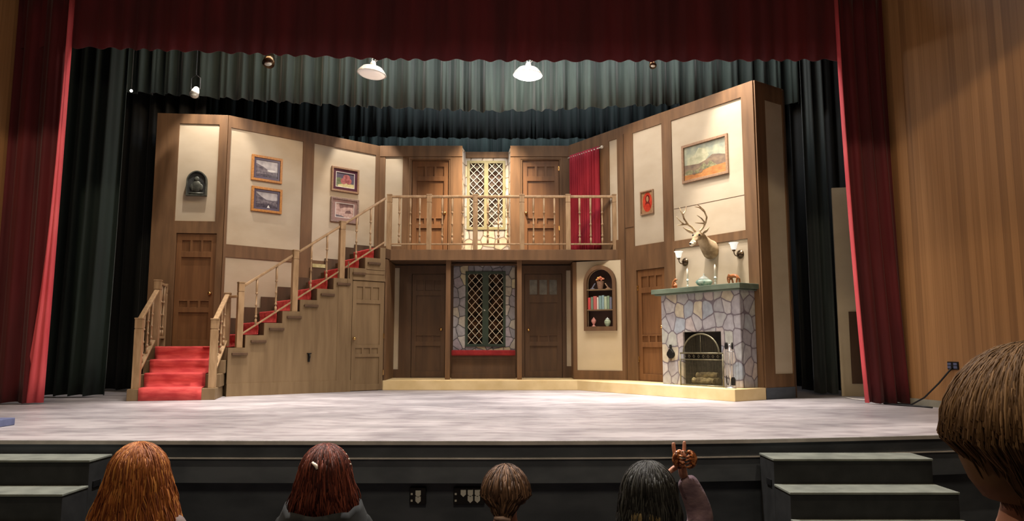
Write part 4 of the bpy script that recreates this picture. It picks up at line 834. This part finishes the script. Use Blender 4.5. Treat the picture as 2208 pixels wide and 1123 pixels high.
picture(LM, 2.06, 2.67, 3.855, 4.355, 'picture of red fruit in a plum mount above the stair rail', 'frame_tan', 0.04, 'mat_plum', 0.055,
        [('mat_slate', SQ), ('leaf_green', [(0, 0), (0.5, 0), (0.45, 0.5), (0.2, 0.65), (0, 0.6)]), ('cloth_cream', [(0.1, 0), (1, 0), (1, 0.25), (0.5, 0.3), (0.1, 0.12)]), ('fruit_red', ell(0.42, 0.42, 0.17, 0.22)), ('fruit_red', ell(0.7, 0.45, 0.17, 0.22)), ('fruit_red', ell(0.58, 0.7, 0.2, 0.2))], 'pictures on the left wall', inner='paper')
picture(LM, 2.06, 2.68, 3.235, 3.735, 'pale pinkish mountain sketch in a rose mount just above the stair rail', 'frame_grey', 0.04, 'mat_rose', 0.06,
        [('sketch_pink', SQ), ('sketch_dark', [(0.25, 0.62), (0.5, 0.75), (1, 0.8), (1, 1), (0.2, 1)]), ('sketch_dark', [(0.5, 0.3), (0.9, 0.35), (0.8, 0.55), (0.6, 0.5)]), ('photo_grey', [(0, 0), (0.5, 0), (0.35, 0.12), (0, 0.18)])], 'pictures on the left wall', inner='paper')
picture(RW, 3.10, 4.085, 3.56, 4.225, 'large oil landscape of desert hills on the tall right wall', 'frame_tan', 0.045, None, 0,
        [('oil_sky', SQ), ('oil_cloud', [(0.05, 0.45), (0.45, 0.4), (0.6, 0.6), (0.5, 0.85), (0.35, 0.9), (0.25, 0.7), (0.1, 0.66)]), ('oil_hill', [(0, 0.2), (1, 0.2), (1, 0.5), (0.85, 0.56), (0.68, 0.6), (0.52, 0.48), (0.35, 0.42), (0, 0.46)]),
         ('oil_bush', [(0.3, 0.22), (0.48, 0.42), (0.55, 0.3), (0.62, 0.44), (0.8, 0.24)]), ('oil_sand', [(0, 0), (1, 0), (1, 0.27), (0.6, 0.24), (0.3, 0.14), (0, 0.16)]), ('oil_bush', ell(0.12, 0.22, 0.1, 0.07)), ('oil_bush', ell(0.33, 0.2, 0.1, 0.06)), ('oil_hill', ell(0.4, 0.2, 0.045, 0.06)), ('oil_hill', ell(0.24, 0.16, 0.04, 0.035))])
picture(RW, 2.07, 2.40, 3.16, 3.60, 'small framed red oval portrait in the middle cream panel', 'frame_tan', 0.025, None, 0,
        [('portrait_tan', SQ), ('portrait_red', ell(0.5, 0.52, 0.42, 0.46)), ('portrait_dark', ell(0.52, 0.66, 0.2, 0.2)), ('portrait_dark', [(0.25, 0.25), (0.78, 0.25), (0.7, 0.5), (0.52, 0.58), (0.34, 0.5)]), ('portrait_red', ell(0.5, 0.3, 0.24, 0.14)), ('portrait_tan', ell(0.52, 0.66, 0.1, 0.13))])
fb = Fr(LD.w((0.57, -0.004, 3.45)), LD.a); t = thing('arched_plaque', 'dark arched relief plaque on the lit left cream panel', 'plaque', fb)
m = MB(fb); o_ = [(0, 0), (0.35, 0)] + arch(0, 0.35, 0.26, 0.19); i_ = [(0.02, 0.02), (0.33, 0.02)] + arch(0.02, 0.33, 0.26, 0.17)
for a in range(len(o_)): b = (a + 1) % len(o_); m.prismy([o_[a], o_[b], i_[b], i_[a]], -0.07, 0)
build('rim', m, 'metal_green', t)
m = MB(fb); m.prismy(i_, -0.045, -0.001); build('ground', m, 'plaque_relief', t)
m = MB(fb); m.ball((0.175, -0.05, 0.30), 0.045, 1, 0.4, 1.1); m.ball((0.175, -0.05, 0.17), 0.085, 1, 0.25, 1.2); m.ball((0.10, -0.05, 0.15), 0.04, 1, 0.4, 1.6); m.ball((0.25, -0.05, 0.15), 0.04, 1, 0.4, 1.6); m.box(0.05, 0.30, -0.06, -0.04, 0.03, 0.06); build('relief', m, 'metal_green', t, smooth=True)
# curtain on the balcony
o = drape('doorway_curtain', 'crimson cloth curtain hanging on a rod at the right end of the balcony', 'curtain', [RW.w((0.08, -0.07, 0))[:2], RW.w((1.0, -0.07, 0))[:2]], 2.66, 4.70, 0.022, 0.085, 'crimson_cloth', None, 31, step=0.008, nz=14, flare=0.6, hem=0.004)
fb = rf(0.03, -0.07, 4.66); t = thing('curtain_rod', 'thin pale rod with round finial carrying the crimson curtain', 'curtain rod', fb)
m = MB(fb); m.tube([(0, 0, 0), (1.04, 0, 0)], 0.012); build('rod', m, 'lattice_white', t, smooth=True); m = MB(fb); m.ball((1.06, 0, 0), 0.03); build('finial', m, 'lattice_white', t, smooth=True)
m = MB(fb); m.box(0.99, 1.01, 0, 0.05, -0.01, 0.01); m.box(0.02, 0.04, 0, 0.05, -0.01, 0.01); build('bracket', m, 'lattice_white', t)

# ------------------------------------------------------------------ pendants and stage lamps
def pendant(x, y, z, lab, bright, tilt):
    fb = Fr((x, y, z)); t = thing('pendant_lamp', lab, 'pendant lamp', fb, 'industrial pendant lamps'); t.rotation_euler = (0, tilt, 0); t.scale = (1.12, 1.12, 1.12)
    m = MB(fb); m.lathe([(0.045, 0.125), (0.09, 0.118), (0.15, 0.095), (0.195, 0.045), (0.222, 0.0), (0.218, -0.006), (0.188, 0.04), (0.145, 0.088), (0.085, 0.11), (0.02, 0.116)], n=28); build('shade', m, 'lamp_shell', t, smooth=True)
    m = MB(fb); m.lathe([(0.0, 0.1), (0.04, 0.1), (0.10, 0.075), (0.175, 0.03), (0.205, 0.0), (0.17, -0.03), (0.09, -0.055), (0.0, -0.062)], n=28); build('globe', m, 'bulb_bright' if bright else 'globe_bounce', t, smooth=True)
    m = MB(fb); m.tube([(0, 0, 0.12), (0, 0, 0.16), (0, 0, 0.2)], [0.04, 0.045, 0.03], 12); build('socket', m, 'lamp_shell', t, smooth=True)
    m = MB(fb); m.tube([(0.025 * math.cos(a), 0, 0.225 + 0.025 * math.sin(a)) for a in [i * math.pi / 6 for i in range(13)]], 0.005, 6); m.tube([(0.0, 0, 0.245), (0.0, 0, (8.2 - z) / 1.13)], 0.008, 6); m.tube([(0.03, 0, 0.19), (0.08, 0.01, 0.26), (0.05, 0.02, 0.36), (0.06, 0.02, 1.4)], 0.006, 6); build('hanger', m, 'steel', t)
pendant(-2.36, 12.0, 5.34, 'left pendant lamp with pale unlit glass hanging before the border', False, 0.12)
pendant(0.265, 12.0, 5.32, 'right pendant lamp glowing bright white before the border', True, 0.05)
light('pendant_light_right', 'POINT', (0.265, 12.0, 5.14), (0.265, 12, 0), 90, NEUT, 0.1)
for x, y, z, lab, g in ((-3.92, 11.5, 5.33, 'grey stage lamp peeping below the valance, left of the pendants', 0), (2.27, 11.5, 5.29, 'small dark stage lamp peeping below the valance, right of the pendants', 1), (-5.54, 12.5, 5.16, 'white stage lamp hanging above the left corner of the set', 0)):
    fb = Fr((x, y, z)); t = thing('stage_lamp', lab, 'stage lamp', fb, 'stage lamps under the valance')
    k = (0.75, 0.45)[g] if x > -5 else 0.6
    m = MB(fb); m.tube([(0, 0.1 * k, 0.22 * k), (0, 0.02, 0.1 * k), (0, -0.06 * k, -0.03 * k)], [0.07 * k, 0.11 * k, 0.13 * k], 16); build('housing', m, 'lamp_shell' if x < -5 else 'dark_brass', t, smooth=True)
    m = MB(fb); m.ball((0, -0.065 * k, -0.035 * k), 0.08 * k, 1, 0.6, 0.6); build('lens', m, 'pale_china', t, smooth=True)
    m = MB(fb); m.tube([(-0.13 * k, 0.02, 0.1), (-0.13 * k, 0.02, 0.3), (0, 0.02, 0.36), (0, 0.02, 8.2 - z)], 0.006, 6); m.tube([(0.13 * k, 0.02, 0.1), (0.13 * k, 0.02, 0.3), (0, 0.02, 0.36)], 0.006, 6); build('yoke', m, 'plastic_black', t)
fb = Fr((-6.36, 11.95, 5.03)); t = thing('indicator_lamp', 'tiny bright work light glowing high at the left leg curtain', 'lamp', fb)
m = MB(fb); m.ball((0, 0, 0), 0.022, n=10, m=6); build('bulb', m, 'bulb_bright', t, smooth=True); m = MB(fb); m.tube([(0, 0, 0.02), (0, 0, 0.05), (0, 0.02, 3.16)], [0.02, 0.006, 0.006], 6); build('cord', m, 'iron', t)

# ------------------------------------------------------------------ stage edge: steps, sockets, boxes
def steps(x0, x1, lab, hole_side):
    fb = Fr((x0, 6.0, -0.9)); t = thing('step_unit', lab, 'steps', fb, 'black step units at the stage front')
    yb = 6.44 if x0 < 0 else 6.51
    m = MB(fb, W0)
    for k in range(4): m.box(x0, x1, yb - 0.34 * (k + 1), yb if k == 0 else yb - 0.34 * k, -0.9, -0.132 - 0.2 * k)
    build('carcass', m, 'step_black', t, bevel=0.004)
    for k in range(4): m = MB(fb, W0); m.box(x0 - 0.005, x1 + 0.005, yb - 0.34 * (k + 1) - 0.01, yb - 0.34 * k - 0.001, -0.131 - 0.2 * k, -0.112 - 0.2 * k); build('tread', m, 'tread_grey', t, bevel=0.004)
    m = MB(fb, W0); hx = x0 - 0.004 if hole_side < 0 else x1 + 0.004; m.box(hx - 0.004, hx + 0.004, yb - 0.28, yb - 0.17, -0.34, -0.29); build('hand_hole', m, 'plastic_black', t)
steps(2.13, 3.42, 'black wooden step unit at the right of the stage front', -1); steps(-4.95, -3.40, 'black wooden step unit at the left of the stage front', 1)
def sock(m, x, z, w_=0.045, h_=0.05): m.prismy([(x - w_ / 2, z + h_ / 2), (x - w_ / 2, z - h_ / 4), (x, z - h_ / 1.5), (x + w_ / 2, z - h_ / 4), (x + w_ / 2, z + h_ / 2)][::-1], 0, 0.012)
for x0, x1, lab, pos in ((-0.875, -0.735, 'black outlet box with two white sockets on the pit wall', [(-0.80, -0.45), (-0.80, -0.50)]), (-0.50, -0.235, 'wider outlet box with rows of white sockets on the pit wall', [(-0.415, -0.445), (-0.355, -0.445), (-0.295, -0.445), (-0.355, -0.495), (-0.295, -0.495)])):
    fb = Fr((x0, 6.52, -0.55)); t = thing('outlet_box', lab, 'outlet', fb, 'outlet boxes below the stage')
    m = MB(fb, W0); m.box(x0, x1, 6.50, 6.545, -0.545, -0.40); build('cover_plate', m, 'plastic_black', t, bevel=0.006)
    for px, pz in pos:
        m = MB(fb, Fr((0, 6.489, 0))); sock(m, px, pz); build('socket', m, 'plastic_white', t)
    for z in (-0.455, -0.51): m = MB(fb, W0); m.box(x0 + 0.012, x0 + 0.028, 6.494, 6.501, z - 0.008, z + 0.008); build('switch', m, 'plastic_white', t)
m = MB(Fr((-5.3, 7.42, 0))); m.box(0, 0.24, 0, 0.25, 0.001, 0.075); tag(build('floor_block', m, 'blue_paint', bevel=0.006), 'low blue-grey block lying at the left edge of the stage', 'block')
# wall socket and cables on the right
so = fw.l((5.60, 9.6, 0)); xs_ = 0.99
fb = Fr(fw.w((1.0, -0.012, 0.50)), fw.a); t = thing('wall_outlet', 'dark square outlet plate low on the right wood wall', 'outlet', fb)
m = MB(fb); m.box(-0.09, 0.09, -0.004, 0.012, 0.0, 0.10); build('plate', m, 'iron', t, bevel=0.004); m = MB(fb)
for x in (-0.05, 0.05): m.box(x - 0.028, x + 0.028, -0.012, -0.004, 0.015, 0.045); m.box(x - 0.028, x + 0.028, -0.012, -0.004, 0.055, 0.085)
build('socket', m, 'blue_paint', t)
def wv_(a, b, z): return fw.w((a, b, z))
m = MB(); m.tube([wv_(1.0, -0.03, 0.52), wv_(0.8, -0.06, 0.32), wv_(0.55, -0.08, 0.12), wv_(0.35, -0.12, 0.012), wv_(0.1, -0.16, 0.012), wv_(-0.05, -0.25, 0.012), wv_(0.1, -0.34, 0.012), wv_(0.4, -0.3, 0.012), wv_(0.6, -0.2, 0.012), wv_(0.8, -0.18, 0.012)], 0.011, 8)
tag(build('power_cable', m, 'plastic_black', smooth=True), 'black cable running down from the wall outlet to the stage floor', 'cable')
m = MB(); m.tube([(5.15, 11.6, 0.01), (5.12, 11.2, 0.01), (5.22, 10.9, 0.01), (5.4, 10.75, 0.01), (5.5, 10.7, 0.01)], 0.009, 8)
tag(build('power_cable', m, 'paper', smooth=True), 'pale cable curling on the floor behind the right red curtain', 'cable')

# ------------------------------------------------------------------ people
def strands(name, parent, pf, head, mat, n, length, rad=0.006, seed=1, spread=0.02, amin=0, amax=360, flow=None, rx=0.088, ry=0.10, rz=0.115, gather=None, wave=1.0):
    r = random.Random(seed); m = MB(pf, W0); hx, hy, hz = head
    for i in range(n):
        a = R(r.uniform(amin, amax)); p0 = r.uniform(0.02, 0.9)
        th0 = p0 * 1.35; pts = []; rr = 1.0 + r.uniform(0.0, 0.12)
        L = length * r.uniform(0.8, 1.08); ds = 0.028; th = th0; d = 0.0; x = y = z = None
        ja = r.uniform(-0.9, 0.9); lk = random.Random(int(a / 0.21) * 7 + int(p0 * 4)); wav = lk.uniform(0.003, 0.012) * wave; wph = lk.uniform(0, 6.3) + r.uniform(-0.4, 0.4); wdr = lk.uniform(0, 6.3)
        while d < L:
            if th < 1.62:
                x = hx + rx * rr * math.sin(th) * math.cos(a); y = hy + ry * rr * math.sin(th) * math.sin(a); z = hz + rz * rr * math.cos(th); th += ds / 0.1; a += ja * 0.03
            else:
                if gather:
                    gx, gy, gz, k = gather; x += (gx - x) * k; y += (gy - y) * k; z -= ds * (0.55 if z > gz else 1)
                else:
                    z -= ds; x += spread * (x - hx) * 2 * ds / 0.1 + r.uniform(-0.0025, 0.0025); y += spread * (y - hy) * ds / 0.1 + r.uniform(-0.002, 0.002)
                if flow: q = flow(x, y, z); x, y, z = q
            q = wav * math.sin(d * 38 + wph) * min(1, d / 0.15); pts.append((x + q * math.cos(wdr), y + q * math.sin(wdr), z)); d += ds
        if len(pts) > 2:
            k = len(pts); m.tube(pts, [rad * (0.7 + 0.5 * math.sin(math.pi * min(1, (j + 0.6) / k))) * (0.35 if j == k - 1 else 1) for j in range(k)], 4, 0.6)
    return build(name, m, mat, parent, smooth=True)
def cap(name, parent, pf, head, mat, rx=0.085, ry=0.097, rz=0.112, low=-0.35):
    m = MB(pf, W0); prof = [(math.sin(a), math.cos(a)) for a in [math.pi * (1 - i / 12) for i in range(13)] if math.cos(a) > low]
    m.lathe([(max(0.0001, q[0]) * rx, q[1] * rz) for q in prof], head, 20, 1, ry / rx); return build(name, m, mat, parent, smooth=True)
def person(x, y, top, label, hair_mat_, shirt, shirt_name, k=1.0, arm=None, lean=0.0, zf=-0.9):
    hip = zf + 0.50 * k; fb = Fr((x, y, zf)); t = thing('person', label, 'person', fb)
    sz = top - 0.275 * k; fwd = lean
    hd = (x, y + fwd, top - 0.125 * k)
    torso = [(x, y - 0.05, hip, 0.15 * k, 0.12 * k), (x, y - 0.05, hip + 0.18 * k, 0.135 * k, 0.10 * k), (x, y - 0.03, sz - 0.10, 0.15 * k, 0.10 * k), (x, y - 0.01 + fwd * 0.3, sz - 0.01, 0.10 * k, 0.075 * k), (x, y - 0.005 + fwd * 0.6, sz + 0.055, 0.052 * k, 0.052 * k),
             (x, y + fwd, top - 0.19 * k, 0.062 * k, 0.075 * k), (x, y + 0.005 + fwd, top - 0.13 * k, 0.074 * k, 0.09 * k), (x, y + fwd, top - 0.065 * k, 0.066 * k, 0.078 * k)]
    ra = arm or [(x + 0.17 * k, y, sz - 0.04, 0.055 * k), (x + 0.21 * k, y + 0.04, sz - 0.28 * k, 0.042 * k), (x + 0.15 * k, y + 0.24, sz - 0.36 * k, 0.034 * k), (x + 0.10 * k, y + 0.33, sz - 0.37 * k, 0.03 * k)]
    la = [(x - 0.17 * k, y, sz - 0.04, 0.055 * k), (x - 0.21 * k, y + 0.04, sz - 0.28 * k, 0.042 * k), (x - 0.15 * k, y + 0.24, sz - 0.36 * k, 0.034 * k), (x - 0.10 * k, y + 0.33, sz - 0.37 * k, 0.03 * k)]
    legs = [[('@', 0), (x + s_ * 0.10, y + 0.08, hip - 0.01, 0.085 * k), (x + s_ * 0.11, y + 0.42 * k, hip, 0.06 * k), (x + s_ * 0.11, y + 0.42 * k, zf + 0.08, 0.04 * k), (x + s_ * 0.11, y + 0.55 * k, zf + 0.035, 0.032)] for s_ in (-1, 1)]
    skin_obj('body', [torso, [('@', 2)] + ra, [('@', 2)] + la] + legs, 'skin', t, fb, 2)
    big = lambda c, e=0.014: [p if p[0] == '@' else (p[0], p[1], p[2], p[3] + e, (p[4] if len(p) > 4 else p[3]) + e) for p in c]
    skin_obj(shirt_name, [big(torso[:4]), big([('@', 2)] + ra[:-1] + [tuple(ra[-1][:3]) + (ra[-1][3],)]), big([('@', 2)] + la[:3])], shirt, t, fb, 2)
    skin_obj('trousers', [big([torso[0], (x, y + 0.0, hip - 0.02, 0.12, 0.1)])] + [big([q for q in l_ if q[0] != '@'][:3]) for l_ in legs], 'trousers', t, fb, 1)
    m = MB(fb, W0)
    hy = hd[1] + 0.088 * k; m.tube([(x, hy - 0.01, hd[2] + 0.02), (x, hy + 0.016 * k, hd[2] - 0.03), (x, hy - 0.01, hd[2] - 0.038)], [0.006, 0.014, 0.008], 8); build('nose', m, 'skin', t, smooth=True)
    for s_ in (-1, 1):
        m = MB(fb, W0); m.ball((x + s_ * 0.03 * k, hy - 0.016, hd[2] + 0.01), 0.012); build('eye', m, 'pearl', t, smooth=True)
        m = MB(fb, W0); m.ball((x + s_ * 0.078 * k, hd[1] + 0.005, hd[2] - 0.015), 0.028 * k, 0.35, 0.75, 1.1); build('ear', m, 'skin', t, smooth=True)
    m = MB(fb, W0); m.tube([(x - 0.022, hy - 0.012, hd[2] - 0.062), (x, hy - 0.002, hd[2] - 0.06), (x + 0.022, hy - 0.012, hd[2] - 0.062)], [0.004, 0.008, 0.004], 6); build('mouth', m, 'skin_shade', t, smooth=True)
    return t, fb, hd
# ginger long hair
t, fb, hd = person(-1.575, 3.2, 0.385, 'person with long loose ginger hair in a grey top, far left front row', 'hair_ginger', 'jacket_grey', 'top', 1.0)
cap('hair', t, fb, hd, 'hair_ginger', 0.098, 0.108, 0.122)
strands('hair', t, fb, hd, 'hair_ginger', 2400, 0.56, 0.0036, 2, 0.10, 140, 400, rx=0.108, ry=0.112, rz=0.124)
# auburn hair tucked in a hood
t, fb, hd = person(-0.812, 3.3, 0.370, 'person with auburn half-up hair tucked into a black hood', 'hair_auburn', 'hoodie_black', 'hoodie', 1.0)
cap('hair', t, fb, hd, 'hair_auburn', 0.094, 0.106, 0.118)
strands('hair', t, fb, hd, 'hair_auburn', 2200, 0.25, 0.0034, 3, 0.10, 165, 378, rx=0.100, ry=0.108, rz=0.120)
m = MB(fb, W0); hz = hd[2] - 0.118
vs = []; n = 28
for j, (rr, dz) in enumerate(((0.24, -0.15), (0.20, -0.08), (0.172, -0.02), (0.163, 0.005), (0.148, -0.015), (0.13, -0.07))):
    for i in range(n): a = 2 * math.pi * i / n; vs.append((hd[0] + rr * math.cos(a), hd[1] - 0.02 + rr * 0.85 * math.sin(a), hz + dz - 0.025 * (1 if math.sin(a) < -0.6 else 0) + 0.006 * math.sin(5 * a)))
m.add(vs, [(j * n + i, j * n + (i + 1) % n, (j + 1) * n + (i + 1) % n, (j + 1) * n + i) for j in range(5) for i in range(n)]); build('hood', m, 'hoodie_black', t, smooth=True)
m = MB(fb, W0); m.tube([(hd[0] - 0.03, hd[1] - 0.10, hd[2] + 0.065), (hd[0] - 0.012, hd[1] - 0.113, hd[2] + 0.055), (hd[0] - 0.006, hd[1] - 0.117, hd[2] + 0.04)], [0.006, 0.008, 0.005], 8); build('hair_clip', m, 'pearl', t, smooth=True)
m = MB(fb, W0)
for i in range(14): a = R(20 + 140 * i / 13); m.ball((hd[0] + 0.116 * math.cos(a), hd[1] - 0.01 + 0.03 * math.sin(a), hd[2] + 0.126 * math.sin(a)), 0.0045, n=6, m=4)
build('pearl_headband', m, 'pearl', t)
# brown hair, low bun
t, fb, hd = person(-0.028, 3.3, 0.275, 'person with brown hair tied back low, between the hooded and raised-hand people', 'hair_brown', 'shirt_dark', 'shirt', 0.92)
cap('hair', t, fb, hd, 'hair_brown', 0.092, 0.104, 0.116)
strands('hair', t, fb, hd, 'hair_brown', 1600, 0.30, 0.0034, 4, 0.0, 0, 360, rx=0.097, ry=0.106, rz=0.118, gather=(hd[0] - 0.015, hd[1] - 0.10, hd[2] - 0.10, 0.22))
m = MB(fb, W0); m.tube([(hd[0] - 0.045, hd[1] - 0.112, hd[2] - 0.075), (hd[0] - 0.01, hd[1] - 0.125, hd[2] - 0.075), (hd[0] + 0.02, hd[1] - 0.118, hd[2] - 0.082)], [0.008, 0.012, 0.008], 8); build('hair_tie', m, 'frame_grey', t, smooth=True)
strands('ponytail', t, fb, (hd[0] - 0.012, hd[1] - 0.10, hd[2] - 0.13), 'hair_brown', 380, 0.30, 0.003, 5, 0.0, 0, 360, rx=0.036, ry=0.03, rz=0.05)
# black hair, hand raised
wr = (0.752, 3.34, 0.262)
t, fb, hd = person(0.578, 3.22, 0.300, 'person with long black hair in a plum sweater raising one hand', 'hair_black', 'sweater_plum', 'sweater', 0.95,
                   arm=[(0.76, 3.22, -0.01, 0.055), (0.835, 3.32, 0.03, 0.05), (0.80, 3.335, 0.14, 0.043), (wr[0] + 0.006, wr[1], wr[2] - 0.03, 0.030)])
cap('hair', t, fb, hd, 'hair_black', 0.100, 0.108, 0.120)
strands('hair', t, fb, hd, 'hair_black', 2000, 0.42, 0.0036, 6, 0.05, 150, 392, rx=0.106, ry=0.111, rz=0.122)
for a_, b_ in ((228, 240), (262, 275)): strands('pale_lock', t, fb, (hd[0], hd[1] - 0.012, hd[2] - 0.075), 'hair_blond', 90, 0.34, 0.003, 8, 0.02, a_, b_, rx=0.108, ry=0.110, rz=0.05)
def hand(t, fb):
    w_ = Vector(wr); m = lambda *p: (w_.x + p[0], w_.y + p[1], w_.z + p[2])
    palm = [(*m(0.004, 0, -0.045), 0.027, 0.022), (*m(0.0, 0, -0.01), 0.026, 0.02), (*m(-0.006, -0.002, 0.02), 0.034, 0.017), (*m(-0.012, 0, 0.048), 0.034, 0.015)]
    f1 = [(*m(-0.030, 0, 0.045), 0.010), (*m(-0.036, 0, 0.075), 0.0095), (*m(-0.038, 0.002, 0.098), 0.009), (*m(-0.037, 0.006, 0.114), 0.0075)]
    f4 = [(*m(0.008, 0, 0.045), 0.0095), (*m(0.008, 0, 0.078), 0.009), (*m(0.010, 0.002, 0.102), 0.0085), (*m(0.011, 0.006, 0.120), 0.007)]
    f2 = [(*m(-0.018, 0, 0.05), 0.010), (*m(-0.018, -0.008, 0.078), 0.0095), (*m(-0.016, -0.032, 0.080), 0.009), (*m(-0.014, -0.038, 0.060), 0.008)]
    f3 = [(*m(-0.004, 0, 0.05), 0.0095), (*m(-0.004, -0.008, 0.074), 0.009), (*m(-0.002, -0.030, 0.076), 0.0085), (*m(0.0, -0.036, 0.056), 0.0075)]
    f5 = [(*m(0.022, 0, 0.035), 0.009), (*m(0.028, -0.006, 0.056), 0.0085), (*m(0.030, -0.024, 0.056), 0.008), (*m(0.028, -0.030, 0.042), 0.007)]
    th = [(*m(-0.022, 0, 0.012), 0.013), (*m(-0.045, -0.004, 0.0), 0.0125), (*m(-0.066, -0.008, -0.016), 0.011), (*m(-0.082, -0.010, -0.026), 0.009)]
    skin_obj('hand', [palm, f1, f2, f3, f4, f5, th], 'skin', t, fb, 2)
hand(t, fb)
fc = Fr((wr[0], wr[1] - 0.03, wr[2] + 0.045)); c = thing('hair_claw', 'glossy tortoiseshell hair claw held in the raised hand', 'hair clip', fc)
for s_ in (-1, 1):
    m = MB(fc); k = 10
    m.tube([(s_ * 0.016 + 0.034 * s_ * math.sin(math.pi * i / k) * 0.7, -0.012 * math.sin(math.pi * i / k), 0.034 * math.cos(math.pi * i / k)) for i in range(k + 1)], [0.007, 0.010, 0.013, 0.015, 0.016, 0.016, 0.015, 0.013, 0.011, 0.009, 0.006], 10)
    for j in range(4): z = 0.02 - 0.014 * j; m.tube([(s_ * 0.032, -0.015, z), (s_ * 0.012, -0.030, z - 0.004), (-s_ * 0.004, -0.028, z - 0.008)], [0.006, 0.005, 0.002], 6)
    build('jaw', m, 'tortoiseshell', c, smooth=True)
m = MB(fc); m.tube([(-0.02, 0, 0.030), (0.02, 0, 0.030)], 0.006, 8); build('spring', m, 'dark_brass', c)
# near person at the right edge, seated on a raised row
m = MB(); m.box(-9, 7.5, -3.0, 2.1, -0.90, -0.52); struct(build('floor_seating_riser', m, 'hall_carpet'))
t, fb, hd = person(0.768, 1.10, 0.792, 'person with short brown hair close to the camera at the right edge', 'hair_short', 'shirt_dark', 'shirt', 1.0, zf=-0.52)
cap('hair', t, fb, hd, 'hair_short', 0.108, 0.117, 0.122, low=-0.75)
strands('hair', t, fb, hd, 'hair_short', 7000, 0.235, 0.0015, 9, 0.0, 135, 405, wave=0.6, rx=0.113, ry=0.121, rz=0.126, gather=(hd[0] + 0.02, hd[1] - 0.05, hd[2] - 0.2, 0.12))
t.rotation_euler = (0, 0, R(-38))
